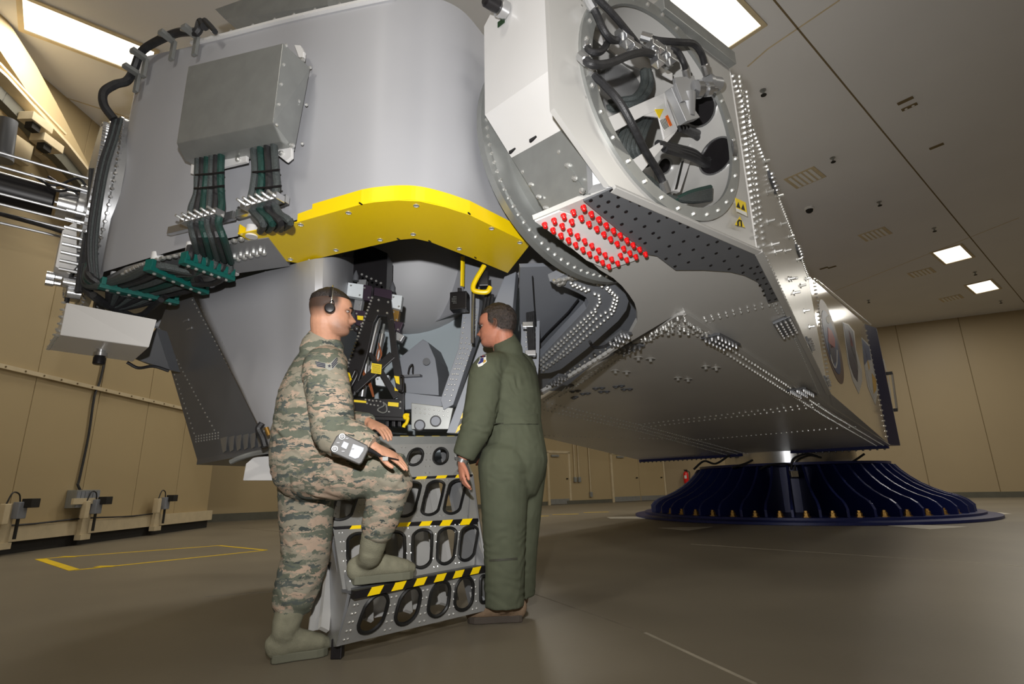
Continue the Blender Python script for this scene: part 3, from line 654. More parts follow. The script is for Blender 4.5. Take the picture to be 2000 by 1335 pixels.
# round ports in the drum lining
def LIN(x, y):
    for k in range(160):
        p = I5(x, y, -k*.0045); v = p-CC; v = v-nF*np.dot(v, nF)
        if np.linalg.norm(v) > CR-.012: return p, -nrm(v)
    return I5(x, y, -.6), nF
for q, r in (((810, 640), .11), ((915, 930), .12), ((610, 985), .05)):
    p, nl = LIN(*q)
    pr = MB().lathe(p-nl*.02, nl, [(r, 0), (r, .034)], 28).build('port_hole', m_blk, arm, SM)
    MB().ring(p-nl*.02, nl, r, r+.012, .042, 28).build('port_rim', m_silver, pr, SM)
MB().lathe(I5(330, 560, -.45), nF, [(.2, 0), (.2, .06), (.17, .08)], 32).build('bearing_cap', m_alu2, arm, SM)
MB().lathe(I5(190, 690, -.4), nF, [(.16, 0), (.16, .1), (.12, .12)], 28).build('bearing_cap', m_alu2, arm, SM)
# hoses
def hose(q, r, mat=m_rub, ends=True, par=arm, n=10):
    pts = spline([I5(*a) for a in q], 7)
    o = MB().tube(pts, r, n).build('hose', mat, par, SM)
    if ends:
        for a, b in ((pts[0], pts[1]), (pts[-1], pts[-2])):
            MB().lathe(a, np.asarray(b)-np.asarray(a), [(r*1.3, -.01), (r*1.35, .05), (r*1.1, .055)], 10).build('hose_fitting', m_silver, o, SM)
    return o
hose(((150, 0, .05), (200, 90, .05), (240, 180, .06), (290, 235, .05), (360, 235, .0)), .02)
hose(((190, -20, .1), (290, 80, .1), (400, 210, .08), (470, 290, .03), (540, 310, -.05)), .018, ends=False)
hose(((120, 260, .0), (170, 310, .05), (230, 300, .05), (270, 240, .0)), .018)
hose(((110, 335, .05), (170, 380, .1), (270, 375, .1), (400, 325, .1), (490, 310, .08), (545, 330, .04)), .021)
hose(((470, 215, .0), (560, 240, .05), (680, 250, .1), (770, 260, .12), (815, 310, .12), (835, 370, .1), (850, 430, .08)), .02)
hose(((600, 280, .0), (670, 300, .06), (710, 360, .08), (725, 410, .06), (735, 455, .04)), .018)
hose(((140, 410, .0), (230, 490, .05), (330, 600, .1), (410, 740, .1), (490, 900, .05), (570, 1030, .0), (610, 1130, -.02)), .02)
hose(((260, 620, -.3), (350, 600, -.25), (430, 580, -.2), (480, 500, -.2), (480, 420, -.2)), .028, m_rubg, False)
hose(((250, 650, -.3), (340, 630, -.25), (440, 610, -.2), (510, 510, -.2), (500, 420, -.2)), .028, m_rubg, False)
for k in range(3):
    hose(((560+20*k, 850+16*k, -.1), (660+10*k, 870+18*k, -.12), (770, 900+18*k, -.14), (840+10*k, 950+16*k, -.16), (905, 925+10*k, -.14)), .022, m_rub, False)
    hose(((690+20*k, 760, -.15), (780+18*k, 800, -.2), (850+14*k, 880, -.2), (880+10*k, 960-10*k, -.14)), .022, m_rub, False)
for k in range(6):
    x = 340+k*26
    hose(((x+60, 700-k*5, -.2), (x+10, 790, -.16), (x-10, 880, -.16), (x+30, 980, -.2)), .02, m_rubg, False, n=8)
for k in range(6):
    hose(((430+k*16, 1010+k*10, -.12), (520+k*12, 1090+k*8, -.06), (620, 1165+k*6, -.04), (760, 1190-k*10, -.03), (870, 1180-k*14, -.06)), .017, m_teal if k == 5 else m_rubg, False, n=8)
for (x, y) in ((350, 200), (375, 245), (530, 275), (560, 290), (610, 320), (630, 350), (420, 290), (560, 365)):
    p = I5(x, y, .06)
    c_ = MB().box(p, dF*.03, nF*.03, UP*.02).build('hose_clamp', m_silver, arm, bevel=.004)
    MB().cyl(p-UP*.045, p+UP*.06, .006, n=6).build('clamp_stud', m_bolt, c_)
slab('clamp_rail', ((300, 190), (330, 180), (640, 400), (610, 420)), .0, .02, m_galv)
# labels on the end face
slab('warning_label', ((1018, 1172), (1080, 1200), (1090, 1280), (1028, 1250)), .024, .002, m_ylab, arm, 0)
slab('white_strip', ((1024, 1232), (1086, 1258), (1090, 1282), (1028, 1252)), .027, .001, m_paper, arm, 0)
for x in (1038, 1066): slab('hazard_mark', ((x-12, 1225+(x-1038)*.45), (x+12, 1236+(x-1038)*.45), (x, 1196+(x-1038)*.45)), .027, .001, m_ink, arm, 0)
wt = slab('magnet_label', ((1045, 1282), (1076, 1348), (1016, 1330)), .024, .002, m_ylab, arm, 0)
cen = [I5(*q, .027) for q in ((1036, 1336), (1034, 1316), (1042, 1304), (1053, 1308), (1056, 1340))]
MB().tube(cen, .006, 6).build('magnet_symbol', m_ink, wt)
# ---- four emblems on the cream panel
def Gp(px, py, off=.006): return PLp(px, py, S1+nS2*off, nS2)
c7 = lambda x, y: (1560+x*.2546, 560+y*.2546)
def decal(name, q, off, mat, par): return MB().prism([Gp(*c7(*a), off) for a in q], nS2*.002).build(name, mat, par)
m_ebrown = M('emblem_brown', srgb(88, 66, 58), .4); m_eblue = M('emblem_blue', srgb(44, 66, 110), .4); m_ered = M('emblem_red', srgb(150, 40, 36), .4)
m_enavy = M('emblem_navy', srgb(34, 30, 60), .4); m_egrey = M('emblem_grey', srgb(176, 176, 176), .4); m_egold = M('emblem_gold', srgb(190, 150, 60), .4)
def oval(cx, cy, rx, ry, sk, n=36): return [(cx+rx*math.cos(t)+sk*ry*math.sin(t), cy+ry*math.sin(t)) for t in [2*math.pi*i/n for i in range(n)]]
e1 = decal('emblem', oval(250, 420, 56, 325, .24), .006, m_ebrown, arm)
decal('emblem_field', oval(249, 424, 42, 246, .24), .009, m_eblue, e1)
decal('emblem_head', ((208, 235), (232, 215), (246, 258), (232, 282), (214, 268)), .012, m_paper, e1)
decal('emblem_shield', ((222, 310), (252, 335), (278, 400), (278, 462), (246, 470), (226, 410)), .012, m_ered, e1)
decal('emblem_wing', ((226, 425), (280, 470), (290, 570), (268, 590), (240, 510)), .012, m_enavy, e1)
for s in (0, 1): decal('emblem_laurel', [(232+58*s, 450+30*s), (240+58*s, 455+30*s), (262+34*s, 580+10*s), (284+2*s, 625), (272+6*s, 620), (250+40*s, 570+5*s)], .012, m_egrey, e1)
def shield(q, inner, par_extra):
    e = decal('emblem', q, .006, m_egrey, arm)
    for nme, pts, mm in inner: decal(nme, pts, .009, mm, e)
shield(((335, 270), (380, 285), (425, 340), (440, 480), (485, 640), (487, 720), (460, 820), (415, 720), (380, 590)), (('emblem_field', ((342, 280), (378, 292), (418, 345), (432, 470), (455, 620), (452, 730), (425, 690), (390, 590)), m_enavy), ('emblem_stripe', ((380, 330), (396, 345), (420, 460), (400, 450)), m_ered), ('emblem_ray', ((352, 300), (362, 330), (440, 560), (470, 640), (455, 650), (405, 480)), m_egrey)), 0)
shield(((480, 385), (545, 450), (562, 560), (605, 700), (605, 800), (588, 905), (530, 770), (505, 620)), (('emblem_field', ((486, 400), (540, 458), (555, 560), (530, 560), (505, 600)), m_eblue), ('emblem_ray', ((495, 440), (510, 470), (545, 620), (540, 640)), m_egold), ('emblem_base', ((560, 660), (595, 710), (595, 790), (575, 820)), m_egold), ('emblem_point', ((520, 640), (555, 640), (570, 800), (582, 860), (545, 770)), m_egrey)), 0)
shield(((600, 512), (655, 560), (690, 700), (712, 850), (698, 970), (650, 850), (615, 640)), (('emblem_field', ((612, 535), (648, 572), (680, 700), (700, 850), (690, 900), (655, 820), (625, 640)), m_egold), ('emblem_stripe', ((640, 600), (655, 600), (680, 760), (665, 740)), m_ered), ('emblem_point', ((655, 760), (690, 790), (700, 860), (690, 900), (668, 850)), m_egrey)), 0)
# ---- yoke rib behind the cut-out, with rows of bolts
def Kp(px, py, off=0.): return PLp(px, py, E1-nU*(.16-off), nU)
yo = [c4(*q) for q in ((495, 570), (655, 492), (720, 490), (800, 525), (870, 580), (920, 640), (938, 680), (925, 730), (880, 790), (700, 950), (560, 1060), (500, 1080), (420, 1085), (405, 1060))]
yi = [c4(*q) for q in ((405, 1030), (700, 720), (712, 690), (700, 660), (665, 640), (600, 610))]
MB().prism([Kp(*q) for q in yo+yi], -nU*.06).build('yoke_rib', m_mgrey, arm, bevel=.004)
yb = MB()
for q in (((415, 1035), (755, 715), (775, 680), (770, 645), (730, 630)), ((430, 1045), (740, 752), (760, 720)), ((440, 1055), (520, 1010), (760, 770), (840, 720), (860, 650), (805, 600)), ((460, 1062), (600, 960), (850, 740), (875, 660), (815, 595)), ((615, 575), (720, 615)), ((690, 535), (790, 585)), ((700, 548), (800, 600)), ((625, 590), (715, 628))):
    for p in along([Kp(*c4(*a)) for a in q], .045): yb.bolt(p, nU, .014, .016, 6)
for q in ((525, 565), (548, 580), (550, 558), (578, 555), (570, 572), (605, 545), (622, 528), (620, 548), (642, 545), (655, 510), (672, 525), (690, 490), (715, 490), (700, 505), (730, 508)): yb.bolt(Kp(*c4(*q)), nU, .02, .02, 8)
stuff(yb.build('yoke_bolts', m_bolt, arm))
def Wp(px, py): return PLp(px, py, E1-nU*.34, nU)
MB().prism([Wp(*c4(*q)) for q in ((330, 490), (655, 480), (930, 560), (1060, 760), (560, 1180), (330, 1180))], -nU*.03).build('yoke_web', m_mgrey, arm)
wire = [PLp(*c4(*q), E1-nU*.3, nU) for q in ((655, 670), (600, 740), (530, 810), (480, 860), (432, 915))]
MB().tube(wire, .008, 6).build('web_wire', m_rub, arm)
MB().tube([PLp(*c4(*q), E1-nU*.3, nU) for q in ((400, 540), (410, 700), (428, 905))], .005, 6).build('web_wire', m_rub, arm)
MB().tube(spline([Up(*c4(*q), .02) for q in ((720, 905), (740, 935), (790, 935), (835, 915), (860, 890))], 5), .012, 6).build('drain_hose', m_rub, arm, SM)
# ================================================================== GONDOLA
GA = Zp(210, 515, 2.3); GB = Zp(575, 407, 2.3)
tG = nrm(GB-GA); nG = np.array([tG[1], -tG[0], 0.])            # towards the viewer
if np.dot(nG, O3-GA) < 0: nG = -nG
def Gf(px, py, off=0.): return PLp(px, py, GA+nG*off, nG)
c1 = lambda x, y: (x*.35, y*.35)
c2 = lambda x, y: (x*.35, 400+y*.35)
cm = lambda x, y: (400+x*.35, 350+y*.35)
gon = root('gondola', (-1.2, 4.2, .95), 'large brushed aluminium gondola hung on the arm with its cabin open', 'gondola')
low = [(198, 524), (350, 477), (480, 447), (575, 416), (700, 388), (760, 381), (830, 381), (900, 398), (960, 428), (1040, 470)]
topy = [112, 82, 52, 32, 8, -2, -6, 20, 82, 165]
wb = spline([Zp(x, y, 2.3) for x, y in low], 8)
wt_ = spline([np.array([*Zp(x, y, 2.3)[:2], zat(Zp(x, y, 2.3), ty)]) for (x, y), ty in zip(low, topy)], 8)
back = [wb[-1]+dF*.5, wb[-1]+dF*.3-nF*1.9, np.array([-2.2, 6.2, 2.3]), np.array([-3.75, 4.55, 2.3])]
wbF = wb+back; wtF = wt_+[np.array([b[0], b[1], 3.4]) for b in back[:2]]+[np.array([b[0], b[1], 4.1]) for b in back[2:]]
n = len(wbF)
cen_in = sum(wbF)/n
rim = [b+nrm(np.array([cen_in[0]-b[0], cen_in[1]-b[1], 0]))*.03-UP*.03 for b in wbF]
V = rim+wbF+wtF
F = [(i, (i+1) % n, n+(i+1) % n, n+i) for i in range(n)]+[(n+i, n+(i+1) % n, 2*n+(i+1) % n, 2*n+i) for i in range(n)]+[tuple(range(2*n, 3*n))]
MB().add(V, F).build('shell', m_alu, gon, .5)
# upper deck box seen over the top edge
MB().prism([Gf(440, 38, -.25), Gf(640, 10, -.25), Gf(640, -60, -.25), Gf(420, 18, -.25)], -nG*.5).build('roof_box', m_galv, gon)
tr_ = [w+UP*.012 for w in wt_[6:40]]
mb = MB()
for a, b in zip(tr_[:-1], tr_[1:]): mb.bar(a, b, .05, .02)
mb.build('roof_rim', m_white, gon)
rs = MB()
for p in along(tr_, .2): rs.bolt(p+UP*.01, UP, .014, .035, 6)
stuff(rs.build('rim_screws', m_bolt, gon))
# rivet ring where the pitch bearing meets the shell
CR2 = CC-nF*.74
MB().ring(CR2, nF, .66, .84, .05, 72).build('pitch_bearing_ring', m_galv, gon, SM)
rb = MB()
for k in range(90):
    for r in (.80, .755):
        a = 2*math.pi*(k+(.5 if r < .8 else 0))/90; rb.bolt(CR2+(dF*math.cos(a)+UP*math.sin(a))*r+nF*.05, nF, .012, .014, 6)
stuff(rb.build('bearing_bolts', m_bolt, gon))
sbv = MB()
for q in ([(942, 180), (936, 225), (938, 270), (948, 315), (962, 355), (980, 390), (1000, 425)], [(950, 178), (944, 225), (946, 268), (956, 312), (970, 350), (988, 385), (1008, 420)]):
    for p in along([PLp(x, y, CC-nF*.86, nF) for x, y in q], .035): sbv.bolt(p, nF, .012, .012, 6)
stuff(sbv.build('shell_rivets', m_bolt, gon))
# ---- electrical box on the front face
bo = .21
TL, TRr, BR, BL = (Gf(*c1(*q), bo) for q in ((1050, 370), (1580, 240), (1525, 685), (985, 800)))
CHl, CHr = Gf(*c1(1030, 893), .1), Gf(*c1(1568, 790), .1)
k_ = lambda p, o_: p-nG*o_
eb = MB().add([TL, TRr, BR, BL, CHl, CHr, k_(TL, bo), k_(TRr, bo), k_(CHr, .1), k_(CHl, .1)],
              [(0, 1, 2, 3), (3, 2, 5, 4), (0, 6, 7, 1), (1, 7, 8, 5, 2), (0, 3, 4, 9, 6), (4, 5, 8, 9)]).build('electrical_box', m_galv, gon, bevel=.006)
es = MB()
for a, b, n_ in ((TRr, BR, 5), (k_(TRr, .19), k_(BR, .19), 3)):
    for p in lerp_pts(a, b, n_): es.bolt(p-nG*.02, tG, .01, .01, 6)
stuff(es.build('box_screws', m_bolt, eb))
for q in (((1655, 262), (1690, 265), (1708, 300), (1705, 335), (1680, 330)), ((1570, 790), (1640, 820), (1640, 885), (1610, 910), (1560, 870)), ((1290, 860), (1390, 835), (1390, 910), (1245, 945), (1245, 880)), ((1085, 900), (1120, 900), (1110, 985), (1078, 975)), ((1360, 830), (1400, 820), (1405, 870), (1370, 862))):
    MB().prism([Gf(*c1(*a), .015) for a in q], nG*.02).build('mounting_tab', m_white, eb, bevel=.003)
for q in ((1575, 857), (1333, 893), (1635, 815), (1692, 338), (1665, 568)): MB().bolt(Gf(*c1(*q), .035), nG, .016, .02, 8).build('tab_bolt', m_bolt, eb)
# ---- cable bundles
def cable(pts, r, mat, par=gon, n=8, name='cable'): return MB().tube(spline(pts, 6), r, n).build(name, mat, par, SM)
ties = MB()
for k in range(6):
    x = 1105+k*26
    a = [Gf(*c1(x, 880-k*3), .08), Gf(*c1(x-4, 980), .09), Gf(*c1(x-8-8*math.sin(k), 1080), .08), Gf(*c1(1068+k*34, 1160-k*4), .09), Gf(*c1(1063+k*33, 1230-k*6), .10)]
    b = [Gf(*c2(1070+k*30, 130-k*4), .10), Gf(*c2(1085+k*33, 190), .09), Zp(*c2(1100+k*38, 270+k*10), 2.22)]
    cable(a+b, .021, (m_rubg, m_rub, m_teal)[k % 3])
for k in range(4):
    x = 1415+k*38
    cable([Gf(*c1(x, 835-k*8), .08), Gf(*c1(x+8, 940), .09), Gf(*c1(x-2+6*k, 1040), .09), Gf(*c1(1395+k*44, 1140-k*10), .09), Gf(*c1(1420+k*46, 1190), .10), Gf(*c1(1470+k*50, 1250-k*4), .12), Zp(*cm(300+k*45, 300-k*8), 2.285)], .021, (m_rubg, m_teal, m_rub)[k % 3])
for k in range(2): cable([Gf(*c1(1440+k*60, 840), .06), Gf(*c1(1440+k*62, 950), .06), Gf(*c1(1420+k*80, 1060), .06), Gf(*c1(1430+k*90, 1150), .06), Gf(*c1(1500+k*70, 1240), .08), Zp(*cm(350+k*70, 290), 2.285)], .02, m_rubg)
for yy, xa, xb in ((975, 1090, 1250), (1050, 1085, 1250), (960, 1410, 1560), (1050, 1425, 1570)):
    MB().tube([Gf(*c1(xa, yy), .115), Gf(*c1((xa+xb)/2, yy-5), .125), Gf(*c1(xb, yy-14), .115)], .006, 6).build('cable_tie', m_blk, gon)
# clamp rails with cleats
def cleats(q0, q1, nC, rail0, rail1):
    MB().bar(Gf(*c1(*rail0), .03), Gf(*c1(*rail1), .03), .03, .05, UP).build('cleat_rail', m_silver, gon, bevel=.003)
    for p in lerp_pts(Gf(*c1(*q0), .12), Gf(*c1(*q1), .12), nC):
        c_ = MB().box(p, tG*.022, nG*.03, UP*.022).build('cleat', m_silver, gon, bevel=.004)
        MB().cyl(p, p+nG*.07+UP*.01, .008, n=6).build('cleat_stud', m_bolt, c_)
cleats((1040, 1235), (1215, 1190), 6, (945, 1290), (1310, 1200)); cleats((1380, 1150), (1550, 1105), 6, (1325, 1195), (1605, 1110))
# underside flange with bolt rows
uf = [c2(*q) for q in ((520, 470), (600, 395), (700, 345), (850, 300), (1300, 190), (1500, 160), (1620, 320), (1330, 360), (1000, 480), (780, 590), (600, 580))]
MB().prism([Zp(x, y, 2.262) for x, y in uf], (0, 0, -.03)).build('under_flange', m_alu2, gon, bevel=.004)
ub = MB()
for q in (((690, 385), (780, 335), (900, 298), (1050, 268)), ((1270, 205), (1380, 180)), ((1310, 290), (1400, 268), (1490, 250)), ((1330, 300), (1420, 278), (1500, 262)), ((600, 555), (700, 570), (790, 560)), ((610, 540), (720, 548), (800, 535)), ((710, 370), (800, 330), (920, 290))):
    for p in along([Zp(*c2(*a), 2.23) for a in q], .055): ub.bolt(p, -UP, .018, .016, 8)
stuff(ub.build('flange_bolts', m_bolt, gon))
for q in ((650, 380), (880, 270), (1075, 215), (1310, 335), (1410, 120)):
    MB().cyl(Zp(*c2(*q), 2.3), Zp(*c2(*q), 2.3)-UP*.07, .035, n=16).build('standoff', m_white, gon, SM)
# green cable clamps and the fan of cables along the underside
def comb(q0, q1, n_, z=2.17):
    a, b = Zp(*c2(*q0), z), Zp(*c2(*q1), z); d = nrm(b-a); s = np.array([d[1], -d[0], 0])
    L = np.linalg.norm(b-a)/n_
    o = MB().box((a+b)/2-UP*.035, (b-a)/2+d*.02, s*.03, UP*.015).build('green_clamp', m_green, gon, bevel=.003)
    for k in range(n_+1): MB().box(a+d*L*k, d*.014, s*.03, UP*.03).build('clamp_tooth', m_green, o, bevel=.003)
    for k in range(n_): MB().bolt(a+d*L*(k+.5)-UP*.05, -UP, .012, .01, 8).build('clamp_screw', m_bolt, o)
    return [a+d*L*(k+.5) for k in range(n_)]
g1 = comb((1035, 290), (1285, 385), 6); g2 = comb((840, 330), (1140, 460), 6); g3 = comb((575, 430), (980, 520), 7)
for k in range(6):
    e_ = g3[min(k, 6)]
    cable([g1[5-k]+UP*.08, g1[5-k], (g1[5-k]+g2[k])/2-UP*.015, g2[k], (g2[k]+e_)/2-UP*.01, e_, e_*.55+Zp(*c2(500+k*4, 470+k*8), 2.12)*.45, Zp(*c2(478+k*7, 440-k*6), 2.2), Yp(*c2(480+k*6, 330), 3.55)], .026, (m_rubg, m_rub, m_rubg, m_teal)[k % 4])
for k in range(7):
    cable([g3[k], Zp(*c2(600+k*16, 545+k*5), 2.10), Zp(*c2(520+k*10, 510+k*8), 2.10), Zp(*c2(468+k*3, 450), 2.2), Yp(*c2(470+k*8, 280), 3.6)], .022, (m_rub, m_rubg)[k % 2])
cable([Zp(*c2(520, 500), 2.1), Zp(*c2(640, 580), 2.08), Zp(*c2(760, 630), 2.05), Zp(*c2(860, 560), 2.1), Zp(*c2(930, 500), 2.15)], .024, m_rub)
cable([Zp(*c2(700, 600), 2.05), Zp(*c2(760, 620), 2.05), Zp(*c2(830, 590), 2.08), Zp(*c2(900, 530), 2.1)], .02, m_rub)
cable([Zp(*c2(1080, 440), 2.14), Zp(*c2(1180, 440), 2.12), Zp(*c2(1240, 410), 2.12), Zp(*c2(1200, 395), 2.14)], .02, m_rub)
# ---- yellow guard below the shell
gy = [cm(*q) for q in ((185, 300), (440, 450), (520, 462), (780, 402), (1080, 333), (1170, 325), (1260, 345), (1480, 430), (1690, 518), (1810, 365), (1790, 345), (1480, 195), (1340, 150), (1200, 118), (1080, 112), (950, 122), (870, 135), (515, 235))]
gz = 2.245
gp_ = [Zp(x, y, gz) for x, y in gy]
gd = MB().prism(gp_, (0, 0, -.006)).build('yellow_guard', m_yel, gon)
lipl = [Zp(*cm(*q), gz) for q in ((515, 235), (870, 135), (950, 122), (1080, 112), (1200, 118), (1340, 150), (1480, 195), (1790, 345), (1812, 365))]
lips = lipl[:2]+spline(lipl[1:7], 5)[1:]+lipl[7:]
V = []
for p in lips:
    nn = nG*.5+nF*.5; V += [p, p+UP*.085, p+UP*.085-nn*.006, p-nn*.006]
F = [(4*i+a, 4*i+4+a, 4*i+4+(a+1) % 4, 4*i+(a+1) % 4) for i in range(len(lips)-1) for a in range(4)]+[(0, 1, 2, 3), tuple(4*len(lips)-4+a for a in (3, 2, 1, 0))]
MB().add(V, F).build('guard_lip', m_yel, gd)
MB().prism([Zp(*cm(*q), gz) for q in ((185, 300), (440, 450), (440, 443), (190, 292))], (0, 0, .05)).build('guard_lip', m_yel, gd)
gs = proto(MB().lathe((0, 0, 0), UP, [(.017, 0), (.017, .003), (.012, .006), (.011, .002)], 14), 'guard_screw', m_bolt)
copies(gs, 'guard_screw', gd, [(Zp(*cm(*q), gz-.006), (0, 0, -1)) for q in ((270, 320), (478, 444), (535, 252), (802, 186), (732, 393), (978, 336), (1180, 146), (1163, 305), (1600, 273), (1420, 386), (1758, 352))])
for q in ((870, 135), (1475, 190), (1080, 333), (1255, 345), (1510, 437)):
    p = Zp(*cm(*q), gz-.008); MB().bar(p-nG*.012, p+nG*.012, .008, .004).build('guard_notch', m_blk, gd)
# ---- cabin below: dark left panel, light front panel
k0 = [Zp(311, 632, 2.12), Zp(378, 571, 2.25), Yp(524, 820, 3.62), Yp(528, 868, 3.66), Yp(385, 897, 4.35), Yp(311, 650, 4.2)]
nP = nrm(np.cross(Yp(528, 868, 3.7)-k0[1], Yp(385, 897, 4.35)-k0[1])); nP = nP if np.dot(nP, O3-k0[1]) > 0 else -nP
Sd = lambda x, y, off=0.: PLp(x, y, k0[1]+nP*off, nP)
MB().prism([Sd(378, 571), Sd(528, 868), Sd(385, 897), Sd(309, 640), Sd(330, 585)], -nP*.03).build('cabin_side_panel', m_dgrey, gon)
lp = MB()
for q in (((1085, 510), (1500, 1180)), ((1075, 530), (1440, 1200)), ((890, 690), (960, 900), (1090, 1290)), ((910, 720), (1200, 1260)), ((1095, 1290), (1220, 1270)), ((1095, 1305), (1225, 1285)), ((1095, 1320), (1225, 1300))):
    pp = [PLp(*c2(*a), k0[1], nrm(np.cross(Yp(528, 868, 3.7)-k0[1], Yp(385, 897, 4.35)-k0[1]))) for a in q]
    nn = nrm(np.cross(Yp(528, 868, 3.7)-k0[1], Yp(385, 897, 4.35)-k0[1])); nn = nn if np.dot(nn, O3-k0[1]) > 0 else -nn
    for p in along(pp, .045): lp.bolt(p, nn, .007, .006, 6)
stuff(lp.build('panel_rivets', m_bolt, gon))
for q in ((1040, 645), (1058, 690)):
    p = PLp(*c2(*q), k0[1], nn); MB().box(p, nn*.006, np.cross(nn, UP)*.045, UP*.008).build('data_plate', m_alu2, gon)
lbp = [PLp(*c2(*q), k0[1]+nn*.004, nn) for q in ((1440, 1145), (1470, 1135), (1495, 1190), (1465, 1200))]
MB().prism(lbp, nn*.002).build('paper_label', m_paper, gon)
top = spline([Zp(378, 571, 2.26), Zp(540, 527, 2.26), Zp(640, 502, 2.26), Yp(700, 505, 4.4)], 8)
bot = spline([Yp(528, 868, 3.68), Yp(560, 930, 3.62), Yp(630, 925, 3.72), Yp(680, 890, 4.4)], 8)
m_ = len(top); V = []; F = []
for a, b in zip(top, bot):
    for j in range(7): V.append(a+(b-a)*j/6)
for i in range(m_-1):
    for j in range(6): F.append((i*7+j, (i+1)*7+j, (i+1)*7+j+1, i*7+j+1))
ob = MB().add(V, F).build('cabin_front_panel', m_alu, gon, .6)
md = ob.modifiers.new('thickness', 'SOLIDIFY'); md.thickness = .02; md.offset = 1
fr = MB()
nn2 = nrm(np.cross(bot[8]-top[8], top[16]-top[8])); nn2 = nn2 if np.dot(nn2, O3-top[8]) > 0 else -nn2
for f_ in (.3, .55, .8):
    i = int(f_*(m_-1))
    for p in along([top[i]+nn2*.012, bot[i]+nn2*.012], .07): fr.bolt(p, nn2, .008, .007, 6)
stuff(fr.build('front_rivets', m_bolt, gon))
MB().prism([Yp(385, 897, 4.35), Yp(528, 868, 3.7), Yp(665, 905, 3.85), Yp(870, 905, 4.1), Yp(1010, 880, 5.2), Yp(560, 905, 5.6)], (0, 0, -.04)).build('cabin_floor', m_dgrey, gon)
for k in range(7):
    x = 430+k*14; p = Yp(x+6, 868-k*1.6, 3.95-.03*k)
    MB().prism([Sd(x, 856-k*2, .04), Sd(x+13, 852-k*2, .06), Sd(x+11, 880-k*2, .02), Sd(x+5, 884-k*2, .01)], (.0, .012, 0)).build('vent_fin', m_alu2, gon)
MB().prism([Yp(480, 905, 3.9), Yp(498, 890, 3.9), Yp(545, 888, 3.9), Yp(548, 938, 3.9), Yp(474, 938, 3.9)], (.05, .25, 0)).build('lower_white_box', m_white, gon, bevel=.006)
cable([Yp(450, 902, 3.8), Yp(470, 893, 3.8), Yp(500, 884, 3.8), Yp(530, 880, 3.75)], .018, m_galv)
cable([Yp(518, 872, 3.5), Yp(513, 855, 3.5), Yp(505, 838, 3.5), Yp(512, 826, 3.5)], .022, m_rub)
MB().cyl(Yp(520, 835, 3.5), Yp(526, 850, 3.5), .015).build('brass_fitting', m_brass, gon, SM)
# inside of the cabin
MB().prism([Yp(420, 330, 5.0), Yp(1060, 330, 5.0), Yp(1010, 880, 5.0), Yp(560, 900, 5.0)], (0, .05, 0)).build('cabin_back_wall', m_pale, gon)
dc = Yp(800, 500, 4.95); prof_ = []
for k in range(13):
    t = k/12*math.pi/2; prof_.append((.80*math.cos(t)+.002, .5*math.sin(t)))
MB().lathe(dc, (0.05, -1, -.15), prof_, 48).build('display_dome', m_dome, gon, SM)
# console pieces in the cabin
MB().prism([Yp(*q, 4.25) for q in ((778, 700), (826, 662), (836, 668), (850, 700), (856, 740), (857, 772), (783, 766))], (.06, .35, 0)).build('console_cheek', m_mgrey, gon, bevel=.004)
MB().prism([Yp(*q, 4.2) for q in ((783, 732), (820, 730), (820, 734), (783, 736))], (.05, .2, 0)).build('console_shelf', m_dgrey, gon)
MB().lathe(Yp(833, 706, 4.22), (0, -1, 0), [(.03, 0), (.03, .01)], 20).build('round_port', m_dgrey, gon, SM)
cable([Yp(797, 730, 4.15), Yp(800, 716, 4.15), Yp(806, 712, 4.15), Yp(806, 728, 4.15)], .006, m_blk)
MB().prism([Yp(*q, 4.0) for q in ((786, 766), (870, 775), (870, 792), (786, 800))], (.02, .15, 0)).build('console_plinth', m_mgrey, gon)
fb_ = MB().prism([Yp(*q, 3.85) for q in ((803, 786), (885, 796), (876, 838), (803, 838))], (.02, .2, 0)).build('step_box', m_galv, gon, bevel=.004)
for q, r in (((820, 830), .032), ((851, 822), .032)):
    p = Yp(*q, 3.84); rr = MB().ring(p, (0, -1, 0), r, r+.008, .01, 24).build('port_rim', m_blk, fb_, SM); MB().lathe(p, (0, -1, 0), [(r, 0), (r, .004)], 24).build('port_disc', m_mgrey, fb_)
dr = MB()
for k in range(8):
    for j in range(2): dr.bolt(Yp(812+k*9, 796+k*1 + j*9, 3.848), (0, -1, 0), .006, .005, 6)
stuff(dr.build('step_rivets', m_bolt, fb_))
# right door post beams
def beam(name, q, Y0, t, mat=m_mgrey): return MB().prism([Yp(*a, Y0) for a in q], (.02, t, 0)).build(name, mat, gon, bevel=.004)
beam('door_post', ((908, 495), (938, 500), (936, 600), (904, 606)), 3.85, .08)
b1 = beam('door_beam', ((904, 604), (936, 598), (930, 655), (885, 790), (866, 800), (860, 780), (895, 680)), 3.84, .08)
b2 = beam('door_beam', ((985, 540), (1008, 530), (1000, 620), (942, 760), (895, 846), (872, 845), (930, 690), (965, 590)), 3.78, .08)
bv = MB()
for q in (((908, 620), (898, 690), (868, 775)), ((926, 612), (921, 660), (898, 720), (878, 785)), ((931, 605), (925, 668), (905, 725)), ((890, 720), (880, 760)), ((912, 660), (890, 735))):
    for p in along([Yp(*a, 3.835) for a in q], .04): bv.bolt(p, (0, -1, 0), .007, .006, 6)
stuff(bv.build('beam_rivets', m_bolt, gon))
for k in range(7):
    y = 752+k*13.5; x = 922-k*4.6
    MB().prism([Yp(x, y, 3.77), Yp(x+8, y-8, 3.77), Yp(x+4, y+6, 3.77), Yp(x-5, y+13, 3.77)], (0, -.004, 0)).build('hazard_stripe', m_yel if k % 2 == 0 else m_blk, b2)
MB().prism([Yp(*a, 3.7) for a in ((900, 500), (904, 500), (903, 558), (899, 558))], (.012, .02, 0)).build('yellow_rod', m_yel, gon)
